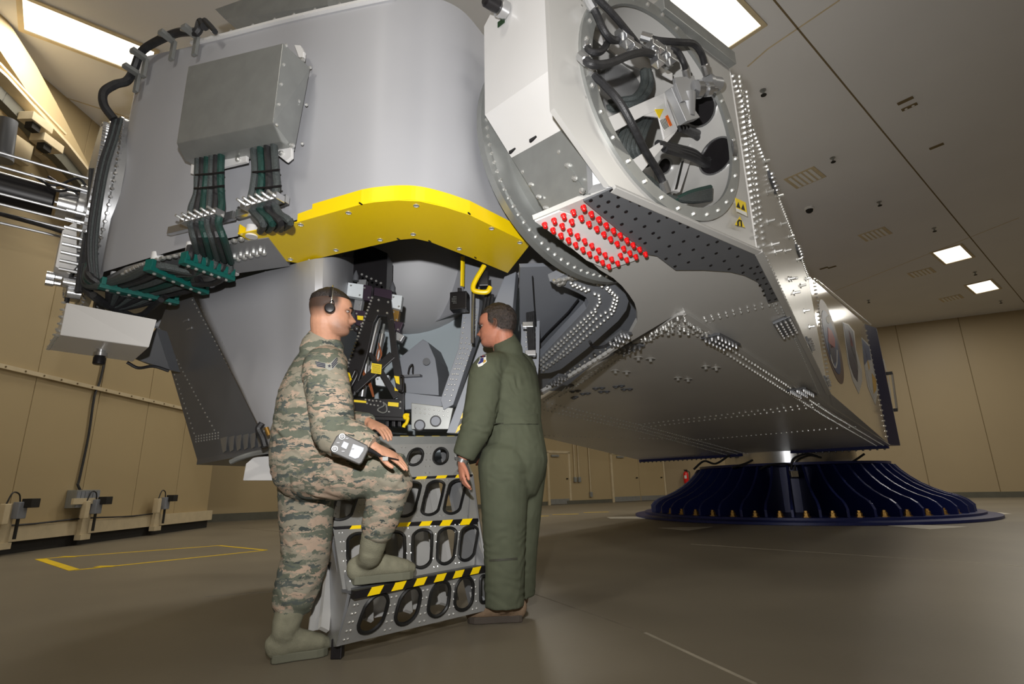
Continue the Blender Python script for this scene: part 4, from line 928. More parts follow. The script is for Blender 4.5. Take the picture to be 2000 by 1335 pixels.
hp_ = spline([Yp(*a, 3.55) for a in ((946, 518), (930, 545), (924, 560), (928, 568), (950, 570), (958, 560))], 6)
MB().tube(hp_, .018, 10).build('yellow_grab_handle', m_yel, gon, SM)
MB().box(Yp(945, 545, 3.65), (.035, 0, 0), (0, .03, 0), (0, 0, .06)).build('handle_bracket', m_blk, gon, bevel=.006)
MB().tube([Yp(918, 590, 3.65), Yp(924, 570, 3.65), Yp(923, 670, 3.65)][1:], .012, 8).build('gas_spring', m_silver, gon, SM)
for k in range(3): cable([Yp(950+k*6, 575, 3.7), Yp(944+k*7, 605, 3.7), Yp(938+k*8, 640, 3.7)], .012, m_rub)
sp = Yp(898, 590, 3.72)
spk = MB().box(sp, (.062, -.012, 0), (.008, .045, 0), (0, 0, .068)).build('cabin_loudspeaker', m_blk, gon, bevel=.006)
gr_ = MB()
for i in range(-2, 3):
    for j in range(-2, 3):
        if abs(i)+abs(j) < 4: gr_.bolt(sp+np.array([-.025+i*.009-.008, -.045+.004, j*.012+.005]), (0, -1, 0), .003, .002, 6)
stuff(gr_.build('speaker_grille', m_galv, spk))
MB().box(sp+np.array([0, 0, .085]), (.015, 0, 0), (0, .02, 0), (0, 0, .02)).build('speaker_mount', m_blk, spk)
# big riveted ring right of the cabin
V = []
rq = spline([np.array([1003, 495, 0]), np.array([1014, 560, 0]), np.array([1018, 640, 0]), np.array([1014, 740, 0]), np.array([1000, 840, 0])], 6)
for q in rq:
    for dx, dy in ((0, 0), (36, 0), (36, .12), (0, .12)): V.append(Yp(q[0]+dx, q[1], 4.1)+np.array([0, dy, 0]))
F = [(4*i+a, 4*i+4+a, 4*i+4+(a+1) % 4, 4*i+(a+1) % 4) for i in range(len(rq)-1) for a in range(4)]
MB().add(V, F).build('cabin_ring', m_mgrey, gon, SM)
rr = MB()
for dx in (10, 18, 26):
    for p in along([Yp(q[0]+dx, q[1], 4.098) for q in rq], .04): rr.bolt(p, (0, -1, 0), .009, .008, 6)
stuff(rr.build('ring_rivets', m_bolt, gon))
for k in range(4): cable([Yp(1028+k*4, 520, 3.95), Yp(1030+k*4, 620, 3.95), Yp(1034+k*3, 690, 3.95)], .010, m_rub)
for q in ((1031, 635), (1036, 690)): MB().box(Yp(*q, 3.92), (.04, 0, 0), (0, .03, 0), (0, 0, .02)).build('wire_clamp', m_silver, gon, bevel=.003)
# ---- left end: bolted end flange, roll motor, rod cage, cables
aA = nrm([-.72, -.69, 0]); sA = np.array([.69, -.72, 0.])
W0 = Zp(200, 522, 2.3); FC = np.array([W0[0], W0[1], 3.02])-sA*.78
MB().lathe(FC-aA*.02, aA, [(.82, 0), (.82, .05), (.76, .055), (.76, .12), (.70, .125), (.70, .16), (.1, .16)], 72).build('end_flange', m_alu2, gon, SM)
eb_ = MB()
for k in range(84):
    a = 2*math.pi*k/84; d = sA*math.cos(a)+UP*math.sin(a)
    eb_.bolt(FC+d*.80+aA*.03, d, .016, .03, 8); eb_.bolt(FC+d*.73+aA*.10, aA, .015, .04, 8)
stuff(eb_.build('end_bolts', m_silver, gon))
def Mp(px, py, off=0.): return PLp(px, py, FC+sA*off, sA)
ax0 = FC+aA*.14
tt = lambda L: ax0+aA*L
MB().lathe(ax0, aA, [(.2, 0), (.2, .04), (.12, .05), (.12, .16)], 28).build('motor_flange', m_silver, gon, SM)
MB().lathe(tt(.18), aA, [(.115, 0), (.125, .01), (.125, .42), (.115, .43)], 32).build('roll_motor', m_blk, gon, SM)
MB().lathe(tt(.62), aA, [(.07, 0), (.07, .04), (.12, .05), (.12, .2), (.08, .22), (.08, .3), (.095, .31), (.095, .38), (.06, .4), (.06, .6)], 28).build('slip_ring_coupling', m_silver, gon, SM)
cage = MB().box(tt(1.02), aA*.006, sA*.19, UP*.02).box(tt(1.02)+sA*.19, aA*.008, sA*.014, UP*.22).box(tt(1.02)-sA*.19, aA*.008, sA*.014, UP*.22).box(tt(.62)+sA*.19, aA*.008, sA*.014, UP*.22).box(tt(.62)-sA*.19, aA*.008, sA*.014, UP*.22).build('rod_cage', m_silver, gon, bevel=.002)
for a in (-1, 1):
    for b in (.20, .09, -.12, -.2): MB().cyl(tt(0)+sA*.19*a+UP*b, tt(1.25)+sA*.19*a+UP*b, .011, n=8).build('cage_rod', m_alu2, cage, SM)
MB().box(tt(1.12)+UP*.17+sA*.05, aA*.06, sA*.1, UP*.06).build('encoder_box', m_white, gon, bevel=.005)
MB().prism([Mp(*q, .5) for q in ((122, 450), (150, 430), (150, 520), (136, 535), (108, 520))], -sA*.3).build('end_white_plate', m_white, gon, bevel=.004)
for q in ((205, 235), (192, 330), (182, 420), (170, 470)): pass
for k in range(4):
    cable([Mp(222+k*5, 232, .8), Mp(212+k*5, 270, .82), Mp(196+k*5, 320, .84), Mp(184+k*5, 380, .84), Mp(174+k*5, 450, .82), Mp(172+k*5, 500, .8), Mp(178+k*4, 545, .78)], .013, (m_rub, m_rubg)[k % 2])
for k in range(3):
    cable([Mp(178+k*6, 330, .5), Mp(172+k*5, 420, .55), Mp(160+k*6, 500, .6), Mp(150+k*7, 570, .6)], .014, m_rub)
cable([tt(.5)+UP*-.2, Mp(120, 452, .3), Mp(140, 475, .35), Mp(148, 500, .35), Mp(138, 545, .35), Mp(130, 590, .4)], .016, m_rub)
for (a, b) in (((60, 340), (150, 352)), ((80, 350), (140, 375)), ((95, 345), (165, 380))):
    cable([Mp(*a, .1), Mp((a[0]+b[0])/2, a[1]+22, .18), Mp(b[0], b[1]-4, .12), Mp(b[0]+18, b[1]+10, .1)], .010, m_rub)
tp = [(400, 52), (392, 44), (385, 62), (365, 62), (340, 66), (300, 84), (275, 103), (262, 135), (248, 158), (225, 165), (203, 180), (203, 205), (222, 232)]
cable([Gf(x, y, .05) if x > 262 else Mp(x, y, .82) for x, y in tp], .03, m_rub)
cable([Gf(*q, .06) for q in ((400, 40), (408, 48), (415, 56), (420, 62))], .02, m_rub)
for q in ((325, 70), (370, 60), (270, 105), (255, 135)):
    p = Gf(*q, .08)
    c_ = MB().box(p, tG*.025, nG*.05, UP*.015).box(p-UP*.08-nG*.06, tG*.02, nG*.012, UP*.08).build('pipe_clip', m_galv, gon, bevel=.003)
    MB().cyl(p-tG*.02, p-tG*.10+UP*.05, .009, n=8).build('clip_screw', m_bolt, c_)
for k in range(8):
    p = Mp(170-k*2, 420+k*16, .55); MB().cyl(p, p+aA*.12, .012, n=8).build('end_stud', m_silver, gon)
for q in ((150, 555), (158, 575)): MB().lathe(Mp(*q, .45), aA, [(.04, 0), (.04, .08), (.03, .09)], 16).build('end_roller', m_silver, gon, SM)
for q in ((108, 540), (106, 552)): MB().lathe(Mp(*q, .4), aA, [(.02, -.12), (.02, 0), (.03, .005), (.03, .05)], 10).build('end_plug', m_silver, gon, SM)
# lower white box with knob
f_ = [c2(*q) for q in ((370, 545), (875, 640), (830, 795), (335, 725))]; b_ = [c2(*q) for q in ((280, 810), (740, 875))]
P = [Yp(*f_[0], 3.45), Yp(*f_[1], 3.4), Yp(*f_[2], 3.42), Yp(*f_[3], 3.45), Yp(*b_[0], 3.85), Yp(*b_[1], 3.85), None, None]
P[6] = Yp(*c2(845, 655), 3.95); P[7] = Yp(*c2(385, 570), 3.95)
wbx = MB().add(P, [(0, 1, 2, 3), (3, 2, 5, 4), (0, 3, 4, 7), (1, 6, 5, 2), (0, 7, 6, 1), (4, 5, 6, 7)]).build('lower_service_box', m_white, gon, bevel=.006)
ws = MB()
for p in along([P[0], P[3], P[4]], .05): ws.bolt(p-np.array([.01, 0, 0]), (-1, -.2, 0), .009, .02, 6)
for p in along([P[7], P[4]], .05): ws.bolt(p-np.array([.01, 0, 0]), (-1, -.2, 0), .009, .02, 6)
stuff(ws.build('box_studs', m_bolt, wbx))
kp2 = Yp(196, 690, 3.66)
MB().lathe(kp2+UP*.05, -UP, [(.028, 0), (.028, .04), (.042, .045), (.042, .07)], 18).build('knob_collar', m_silver, wbx, SM)
MB().lathe(kp2-UP*.02, -UP, [(.03, 0), (.036, .01), (.036, .055), (.03, .06)], 14).build('black_knob', m_blk, wbx, SM)
cable([Yp(248, 707, 3.95), Yp(270, 718, 4.0), Yp(300, 715, 4.0), Yp(330, 724, 4.05)], .012, m_rub)
MB().prism([Yp(262, 700, 3.95), Yp(305, 640, 3.9), Yp(322, 690, 4.0), Yp(332, 722, 4.1), Yp(300, 716, 4.1)], (.02, .1, 0)).build('cabin_hinge_plate', m_dgrey, gon)
# ================================================================== BOARDING STEPS
stp = root('boarding_steps', tuple(Zp(800, 1230, 0)), 'grey riveted boarding steps with oval holes and yellow black edge tape', 'steps')
zs = [.07, .31, .56, .83, 1.10]
Lb = [Zp(657, 1262, .07), Zp(690, 1155, .31), Zp(651, 1030, .56), Yp(652, 945, 3.35), Yp(690, 838, 3.55)]
Rb = [Zp(956, 1190, .07), Zp(947, 1105, .31), Zp(932, 1013, .56), Yp(921, 925, 3.78), Yp(894, 849, 3.9)]
Lb[3][2] = .80; Rb[3][2] = .83; Lb[4][2] = 1.08; Rb[4][2] = 1.10
fw = nrm([-.72, .69, 0])*.09     # tread set-back
m_step = M('step_grey', srgb(150, 150, 148), .45, .25, .04, 6)
m_hole = M('hole_edge_black', srgb(22, 22, 22), .5)
def holed(bl, br, tr, tl, holes, name, par, thick):
    # holes: (s, t, half_s, half_t) in 0..1 panel units; one cell each
    def P(s, t): return (bl*(1-s)+br*s)*(1-t)+(tl*(1-s)+tr*s)*t
    W = np.linalg.norm(br-bl); Hh = np.linalg.norm(tl-bl)
    mb = MB(); edges = [0]+[(a[0]+b[0])/2 for a, b in zip(holes[:-1], holes[1:])]+[1]
    nv = nrm(np.cross(br-bl, tl-bl)); nv = nv if np.dot(nv, O3-bl) > 0 else -nv
    outl = []
    for (s, t, hs, ht), s0, s1 in zip(holes, edges[:-1], edges[1:]):
        r = hs*W; h = max(ht*Hh, r)
        N = 24; loop = []; ob_ = []
        angs_ = [2*math.pi*i/N for i in range(N)]
        cx, cy = s*W, t*Hh
        for a in angs_:
            x, y = r*math.cos(a), r*math.sin(a)+(h-r)*(1 if math.sin(a) > 0 else -1)*(0 if abs(math.sin(a)) < 1e-6 else 1)
            x += y*.1
            loop.append((cx+x, cy+y))
            dx, dy = math.cos(a), math.sin(a); ts = []
            if dx > 1e-9: ts.append((s1*W-cx)/dx)
            if dx < -1e-9: ts.append((s0*W-cx)/dx)
            if dy > 1e-9: ts.append((Hh-cy)/dy)
            if dy < -1e-9: ts.append((-cy)/dy)
            tt_ = min(ts); ob_.append((cx+dx*tt_, cy+dy*tt_))
        for xx in (s0*W, s1*W):
            for yy in (0, Hh):
                k = min(range(N), key=lambda i: abs(math.atan2(math.sin(math.atan2(yy-cy, xx-cx)-angs_[i]), math.cos(math.atan2(yy-cy, xx-cx)-angs_[i])))); ob_[k] = (xx, yy)
        V = []
        for off in (0, -thick):
            V += [P(x/W, y/Hh)+nv*off for x, y in loop]+[P(x/W, y/Hh)+nv*off for x, y in ob_]
        F = []
        for i in range(N):
            j = (i+1) % N
            F += [(i, j, N+j, N+i), (2*N+i, 3*N+i, 3*N+j, 2*N+j), (i, 2*N+i, 2*N+j, j)]
        mb.add(V, F); outl.append([P(x/W, y/Hh)+nv*.003 for x, y in loop])
    o = mb.build(name, m_step, par)
    for lo in outl: MB().tube(lo+lo[:2], .0095, 6, cap=False).build('hole_rim', m_hole, o, SM)
    return o, P, nv
rows = [(.07, [(.165, .5), (.385, .5), (.605, .5), (.80, .5), (.965, .5)], .074, .36), (0, [(.13, .5), (.36, .48), (.56, .48), (.75, .48), (.93, .48)], .072, .36), (0, [(.10, .5), (.33, .5), (.53, .5), (.71, .5), (.88, .5)], .066, .38), (0, [(.12, .5), (.36, .5), (.60, .5), (.82, .5)], .062, .2)]
for i in range(4):
    bl, br = (Lb[0], Rb[0]) if i == 0 else (Lb[i]+fw, Rb[i]+fw)
    tl, tr = Lb[i+1], Rb[i+1]
    hs = rows[i][2]; holes = [(s, t, hs if s < .94 else .03, rows[i][3] if s < .94 else .3) for s, t in rows[i][1]]
    o, P, nv = holed(bl, br, tr, tl, holes, 'riser', stp, .004)
    rv_ = MB(); ss_ = [h[0] for h in holes]
    cols = [(a+b)/2+e for a, b in zip(ss_[:-1], ss_[1:]) for e in (-.016, .016)]+[.03, .05]
    for s in cols:
        for k in range(6): rv_.bolt(P(s, .1+k*.16), nv, .006, .005, 6)
    stuff(rv_.build('riser_rivets', m_bolt, o))
    # tread and striped nosing
    MB().prism([tl, tr, tr+fw*1.15, tl+fw*1.15], (0, 0, -.012)).build('tread', m_dgrey, stp)
    d = (tr-tl); L = np.linalg.norm(d); d = d/L; s_ = nrm(fw); nst = 13
    nb = MB().prism([tl-s_*.012+UP*.004, tr-s_*.012+UP*.004, tr+s_*.02+UP*.004, tl+s_*.02+UP*.004], (0, 0, -.034)).build('nosing', m_blk, stp)
    for k in range(nst):
        if k % 2 == 0: continue
        a, b = tl+d*L*k/nst, tl+d*L*(k+1)/nst
        q = [a-s_*.0135-UP*.028, b-s_*.0135-UP*.028, b-s_*.0135+d*.025+UP*.006, a-s_*.0135+d*.025+UP*.006]
        MB().prism(q, s_*.004).build('yellow_stripe', m_yel, nb)
# side stringers
f6 = lambda x, y: (450+x/2.4957, 800+y/2.4957)
sl = [Lb[0], Lb[1]+fw*.5, Yp(*f6(490, 560), 3.12), Yp(*f6(470, 600), 3.35), Yp(*f6(392, 820), 3.3), Yp(*f6(448, 1160), 2.98)]
st_ = MB().prism(sl, (.012, .008, 0)).build('left_stringer', m_alu2, stp)
MB().bar(Yp(*f6(492, 565), 3.10), Yp(*f6(570, 930), 2.72), .035, .01, (0, -1, .2)).build('stringer_flange', m_alu2, stp)
MB().bar(Yp(*f6(400, 830), 3.28), Yp(*f6(465, 1160), 2.95), .045, .012, (0, -1, .2)).build('stringer_flange', m_alu2, stp)
MB().bar(Yp(*f6(418, 720), 3.22), Yp(*f6(448, 950), 3.08), .02, .012, (0, -1, .2)).build('rubber_strip', m_blk, stp)
sv = MB()
for p in along([Yp(*f6(495, 580), 3.085), Yp(*f6(572, 925), 2.70)], .05): sv.bolt(p, (0, -1, .1), .006, .005, 6)
for p in along([Yp(*f6(405, 840), 3.26), Yp(*f6(462, 1150), 2.93)], .05): sv.bolt(p, (0, -1, .1), .006, .005, 6)
stuff(sv.build('stringer_rivets', m_bolt, stp))
hl = Yp(*f6(488, 790), 3.0); MB().lathe(hl, (-.7, -.7, 0), [(.05, 0), (.05, .006), (.035, .008)], 20).build('stringer_hole', m_hole, stp, SM)
sr = [Rb[0], Rb[1], Rb[2], Rb[3], Rb[4], Rb[4]+fw*2.5, Rb[3]+fw*2.5, Rb[2]+fw*2.5, Rb[1]+fw*2.5, Rb[0]+fw*2]
MB().prism(sr, (.012, .0, 0)).build('right_stringer', m_alu2, stp)
for k in range(5):
    a = Lb[0]*(1-k/4)+Rb[0]*k/4+fw*1.4; b = Lb[4]*(1-k/4)+Rb[4]*k/4+fw*1.6
    MB().bar(a+UP*.05, b-UP*.15, .05, .02, fw).build('inner_rib', m_armw, stp)
MB().prism([Lb[0]+fw*3+UP*.02, Rb[0]+fw*3+UP*.02, Rb[4]+fw*3.2-UP*.05, Lb[4]+fw*3.2-UP*.05], fw*.1).build('rear_panel', m_armw, stp)
for q in ((655, 1270), (940, 1196)):
    p = Zp(q[0], q[1], .04); p[2] = 0; MB().bx(p[0]-.025, p[0]+.025, p[1]-.02+.03, p[1]+.03+.03, .001, .085).build('rubber_foot', m_blk, stp, bevel=.004)
# top header strip with rivets
tl, tr = Lb[4], Rb[4]
hd = MB().prism([tl+UP*.004-nrm(fw)*.004, tr+UP*.004-nrm(fw)*.004, tr-UP*.09-nrm(fw)*.004, tl-UP*.09-nrm(fw)*.004], -nrm(fw)*.01).build('header_strip', m_galv, stp)
# ================================================================== SEAT CARRIAGE
s5 = lambda x, y: (640+x/3.513, 470+y/3.513)
car = root('seat_carriage', tuple(Yp(742, 830, 3.8)), 'black seat carriage frame with cross brace standing inside the open gondola', 'seat frame')
def pl(name, q, Y0, t, mat, par=car, bev=.003): return MB().prism([Yp(*s5(*a), Y0) for a in q], (0, t, 0)).build(name, mat, par, bevel=bev)
pl('rear_tower', ((180, 70), (300, 35), (410, 85), (402, 330), (300, 330), (160, 300)), 4.05, .2, m_blk)
pl('guide_rail', ((45, 325), (110, 90), (180, 70), (160, 290), (120, 620), (100, 860), (60, 860)), 4.1, .06, m_alu2)
pl('rail_stripe', ((78, 255), (104, 258), (92, 325), (72, 318)), 4.09, .005, m_yel)
pl('rail_bolt_plate', ((75, 225), (135, 230), (130, 262), (70, 258)), 4.05, .02, m_blk)
pl('upper_block', ((320, 318), (440, 340), (438, 400), (315, 372)), 3.8, .12, m_plum)
pl('leg', ((305, 372), (352, 385), (300, 640), (272, 775), (180, 1060), (140, 1080), (128, 880), (230, 600)), 3.78, .03, m_blk)
pl('leg', ((390, 390), (434, 400), (470, 700), (520, 1010), (524, 1205), (495, 1195), (440, 830), (428, 700)), 3.78, .03, m_blk)
pl('neck_plate', ((305, 372), (434, 398), (448, 540), (425, 545), (400, 512), (345, 510), (318, 560), (262, 545)), 3.775, .03, m_blk)
pl('cross_brace', ((270, 765), (300, 765), (490, 1060), (450, 1085)), 3.772, .03, m_blk)
pl('cross_brace', ((425, 760), (460, 800), (195, 1040), (155, 1010)), 3.774, .03, m_blk)
pl('foot_bar', ((130, 1080), (502, 1085), (526, 1212), (145, 1195)), 3.77, .05, m_blk)
pl('base_plate', ((140, 1195), (530, 1212), (535, 1235), (140, 1220)), 3.74, .25, m_blk)
pl('caution_label', ((302, 838), (371, 848), (366, 915), (297, 905)), 3.768, .003, m_ylab, car, 0)
tx = MB()
for k in range(7): tx.prism([Yp(*s5(307, 850+k*8), 3.767), Yp(*s5(362, 857+k*8), 3.767), Yp(*s5(362, 859+k*8), 3.767), Yp(*s5(307, 852+k*8), 3.767)], (0, -.0008, 0))
tx.build('label_lettering', m_ink, car)
pl('yellow_label', ((415, 1105), (487, 1111), (485, 1139), (413, 1131)), 3.766, .003, m_ylab, car, 0)
pl('yellow_label', ((180, 1090), (265, 1098), (263, 1112), (180, 1105)), 3.766, .003, m_ylab, car, 0)
pl('yellow_label', ((202, 512), (245, 516), (242, 545), (204, 540)), 3.8, .003, m_ylab, car, 0)
pl('yellow_stripe', ((135, 900), (150, 905), (165, 950), (150, 975)), 3.766, .003, m_yel, car, 0)
pl('yellow_stripe', ((455, 925), (490, 930), (494, 985), (470, 975)), 3.766, .003, m_yel, car, 0)
pl('yellow_stripe', ((458, 1002), (485, 1030), (460, 1028)), 3.766, .003, m_yel, car, 0)
for a, b, r in (((345, 540), (285, 790), .026), ((375, 640), (340, 830), .022), ((265, 850), (235, 1070), .028), ((300, 860), (285, 1000), .018)):
    pa, pb = Yp(*s5(*a), 3.92), Yp(*s5(*b), 3.92)
    cy = MB().cyl(pa, pb, r, n=20).build('actuator', m_silver, car, SM)
    MB().lathe(pa, pa-pb, [(r*.7, 0), (r*.7, .03), (r*.45, .04), (r*.45, .08)], 14).build('actuator_eye', m_galv, cy, SM)
for q, y0, mm in ((((140, 285), (250, 300), (240, 395), (130, 375)), 3.82, m_nylon), (((440, 365), (512, 376), (500, 472), (432, 455)), 3.82, m_nylon), (((325, 935), (418, 920), (412, 1000), (330, 990)), 3.9, m_nylon),
                  (((245, 300), (302, 310), (290, 412), (238, 400)), 3.81, m_plum), (((188, 475), (258, 480), (242, 595), (182, 570)), 3.83, m_plum), (((445, 545), (518, 560), (492, 625), (445, 605)), 3.85, m_plum),
                  (((205, 265), (265, 265), (225, 480), (175, 470)), 3.9, m_alu2), (((445, 470), (490, 480), (480, 560), (445, 550)), 3.88, m_brass), (((470, 620), (525, 650), (500, 690), (470, 680)), 3.88, m_alu2)):
    b_ = pl('slider_block', q, y0, .06, mm)
    for f in (.2, .8): MB().bolt(Yp(*s5(*(np.array(q[0])*(1-f)+np.array(q[2])*f)), y0), (0, -1, 0), .008, .006, 8).build('block_screw', m_bolt, b_)
for x, y in ((192, 275), (445, 355)): MB().lathe(Yp(*s5(x, y), 3.85), UP, [(.022, 0), (.022, .04), (.004, .085)], 14).build('centring_pin', m_dgrey, car, SM)
bl_ = MB()
for a, b, n_ in (((305, 390), (135, 860), 22), ((350, 405), (345, 480), 2), ((415, 420), (408, 495), 2), ((235, 230), (365, 290), 5)):
    for p in lerp_pts(Yp(*s5(*a), 3.773), Yp(*s5(*b), 3.773), n_): bl_.bolt(p, (0, -1, 0), .009, .007, 8)
for x, y in ((260, 1088), (285, 1092), (310, 1097), (335, 1098), (362, 1102), (270, 1115), (295, 1122), (320, 1126), (345, 1130), (420, 1172), (500, 1105), (498, 1148)): bl_.bolt(Yp(*s5(x, y), 3.768), (0, -1, 0), .007, .006, 8)
stuff(bl_.build('frame_screws', m_bolt, car))
for pts in (((350, 700), (360, 760), (365, 790), (345, 820), (335, 790), (350, 740)), ((355, 720), (370, 780), (340, 830))):
    MB().tube(spline([Yp(*s5(*q), 3.88) for q in pts], 5), .004, 6).build('copper_wire', m_copper, car)
for k in range(3): MB().tube(spline([Yp(*s5(x, y), 3.88) for x, y in ((215+k*8, 850), (240+k*8, 910), (280+k*8, 980), (310+k*4, 1070))], 5), .004, 6).build('copper_wire', m_copper, car)
MB().tube(spline([Yp(*s5(*q), 3.75) for q in ((380, 1105), (385, 1130), (350, 1150), (345, 1165), (380, 1180), (405, 1165), (400, 1125), (382, 1110))], 5), .005, 6).build('lanyard', m_galv, car, SM)
for q in (((160, 1000), (200, 920), (190, 890), (165, 940)), ((500, 930), (516, 935), (516, 1030), (488, 1025))):
    MB().tube(spline([Yp(*s5(*a), 3.74) for a in q], 6), .009, 8).build('grab_handle', m_blk, car, SM)
MB().tube(spline([Yp(*s5(*a), 3.72) for a in ((560, 1195), (530, 1195), (530, 1215), (550, 1215), (540, 1250), (525, 1265), (520, 1280))], 6), .012, 8).build('yellow_hook', m_yel, car, SM)
for x in (395, 440, 480): pl('foot_leg', ((x, 1215), (x+22, 1217), (x+22, 1275), (x, 1272)), 3.8, .1, m_blk)
# ================================================================== PEOPLE
from mathutils import noise as mnoise
from mathutils.bvhtree import BVHTree
def attr_mat(name, rough, var=.08, scale=60, bump=.15, bscale=400, sss=0.):
    m = M(name, (1, 1, 1, 1), rough, 0, var, scale, bump, bscale, .35)
    nt = m.node_tree; at = nt.nodes.new('ShaderNodeAttribute'); at.attribute_name = 'tint'
    vm = [x for x in nt.nodes if x.type == 'VECT_MATH'][0]; nt.links.new(at.outputs['Color'], vm.inputs[0])
    b = nt.nodes['Principled BSDF']
    if sss: b.inputs['Subsurface Weight'].default_value = sss; b.inputs['Subsurface Scale'].default_value = .01; b.inputs['Subsurface Radius'].default_value = (1, .35, .2)
    return m
m_skin = attr_mat('skin', .48, .05, 50, .1, 350, .12)
m_hair = M('dark_hair', srgb(34, 26, 22), .5, 0, .4, 90, .6, 240)
m_hair2 = M('greying_dark_hair', srgb(58, 50, 46), .5, 0, .6, 70, .7, 200)
m_od = M('olive_flight_cloth', srgb(84, 88, 72), .8, 0, .07, 14, .3, 500, .15)
m_boot = M('sage_suede', srgb(124, 122, 104), .85, 0, .12, 25, .3, 200, .15)
m_boot2 = M('tan_suede', srgb(124, 104, 84), .85, 0, .14, 25, .3, 200, .15)
m_sole = M('boot_sole', srgb(104, 104, 88), .8); m_sole2 = M('dark_boot_sole', srgb(70, 62, 54), .8)
def camo():
    m = M('tiger_stripe_camouflage', (1, 1, 1, 1), .85, 0, .05, 40, .3, 500, .15)
    nt = m.node_tree; N = nt.nodes; L = nt.links
    tc = N.new('ShaderNodeTexCoord')
    mp = N.new('ShaderNodeMapping'); mp.inputs['Scale'].default_value = (5.2, 5.2, 27); mp.inputs['Rotation'].default_value = (.22, .3, .1)
    L.new(tc.outputs['Object'], mp.inputs[0])
    nw = N.new('ShaderNodeTexNoise'); nw.inputs['Scale'].default_value = 14; nw.inputs['Detail'].default_value = 3; L.new(tc.outputs['Object'], nw.inputs['Vector'])
    ad = N.new('ShaderNodeVectorMath'); ad.operation = 'MULTIPLY_ADD'; L.new(nw.outputs['Color'], ad.inputs[0]); ad.inputs[1].default_value = (1.3, 1.3, 1.5); L.new(mp.outputs[0], ad.inputs[2])
    cur = None
    vm = [x for x in N if x.type == 'VECT_MATH' and x.operation == 'SCALE'][0]
    base = N.new('ShaderNodeRGB'); base.outputs[0].default_value = srgb(138, 132, 117); cur = base.outputs[0]
    for i, (col, thr, off) in enumerate((((166, 146, 128), .53, 0.), ((96, 100, 88), .53, 7.3), ((82, 88, 84), .585, 15.1), ((62, 68, 66), .64, 23.7))):
        o = N.new('ShaderNodeVectorMath'); o.operation = 'ADD'; o.inputs[1].default_value = (off, off*.7, off*1.3); L.new(ad.outputs[0], o.inputs[0])
        nz = N.new('ShaderNodeTexNoise'); nz.inputs['Scale'].default_value = 1.0; nz.inputs['Detail'].default_value = 4.5; nz.inputs['Roughness'].default_value = .62; L.new(o.outputs[0], nz.inputs['Vector'])
        rp = N.new('ShaderNodeMapRange'); rp.inputs['From Min'].default_value = thr-.008; rp.inputs['From Max'].default_value = thr+.008; L.new(nz.outputs['Fac'], rp.inputs['Value'])
        mx = N.new('ShaderNodeMix'); mx.data_type = 'RGBA'; L.new(rp.outputs[0], mx.inputs[0]); L.new(cur, mx.inputs[6]); mx.inputs[7].default_value = srgb(*col); cur = mx.outputs[2]
    L.new(cur, vm.inputs[0]); return m
m_camo = camo()
m_eye = M('eye_white', srgb(176, 164, 156), .3)
def rings(mb, pts, rad, ref, n=20, round_ends=True, flat_end=False):
    """limb: pts centre line, rad (across ref-perp, along ref) radii"""
    P = [np.asarray(p, float) for p in pts]; R = [r if hasattr(r, '__len__') else (r, r) for r in rad]
    if round_ends:
        d0 = nrm(P[0]-P[1]); d1 = nrm(P[-1]-P[-2])
        def cap(p, d, r): return [(p+d*min(r)*s, (r[0]*c, r[1]*c)) for s, c in ((.55, .83), (.85, .5), (.98, .12))]
        a = cap(P[0], d0, R[0])[::-1]; b = cap(P[-1], d1, R[-1])
        if flat_end: b = []
        P = [x[0] for x in a]+P+[x[0] for x in b]; R = [x[1] for x in a]+R+[x[1] for x in b]
    k = len(P); V = []
    for i in range(k):
        t = nrm(P[min(i+1, k-1)]-P[max(i-1, 0)]); rf = np.asarray(ref, float); rf = nrm(rf-t*np.dot(rf, t)); q = np.cross(t, rf)
        for j in range(n):
            a = 2*math.pi*j/n; V.append(P[i]+q*math.cos(a)*R[i][0]+rf*math.sin(a)*R[i][1])
    F = [(i*n+j, i*n+(j+1) % n, (i+1)*n+(j+1) % n, (i+1)*n+j) for i in range(k-1) for j in range(n)]+[tuple(range(n-1, -1, -1)), tuple(range((k-1)*n, k*n))]
    mb.add(V, F); return mb
def limb(mb, pts, rad, ref=(0, 1, 0.01), k=5, n=20, flat_end=False):
    P = spline(pts, k); R = [np.array(r if hasattr(r, '__len__') else (r, r), float) for r in rad]
    rr = [R[min(i//k, len(R)-1)]*(1-(i % k)/k)+R[min(i//k+1, len(R)-1)]*((i % k)/k) for i in range(len(P))]
    return rings(mb, P, rr, ref, n, True, flat_end)
def ball(mb, c, ax, ay, az, n=16, m=10):
    c = np.asarray(c); V = []
    for i in range(1, m):
        t = math.pi*i/m
        for j in range(n):
            a = 2*math.pi*j/n; V.append(c+np.asarray(ax)*math.sin(t)*math.cos(a)+np.asarray(ay)*math.sin(t)*math.sin(a)+np.asarray(az)*math.cos(t))
    V += [c+np.asarray(az), c-np.asarray(az)]; T = (m-1)*n
    F = [(i*n+j, (i+1)*n+j, (i+1)*n+(j+1) % n, i*n+(j+1) % n) for i in range(m-2) for j in range(n)]
    F += [(T, j, (j+1) % n) for j in range(n)]+[(T+1, (m-2)*n+(j+1) % n, (m-2)*n+j) for j in range(n)]
    mb.add(V, F); return mb
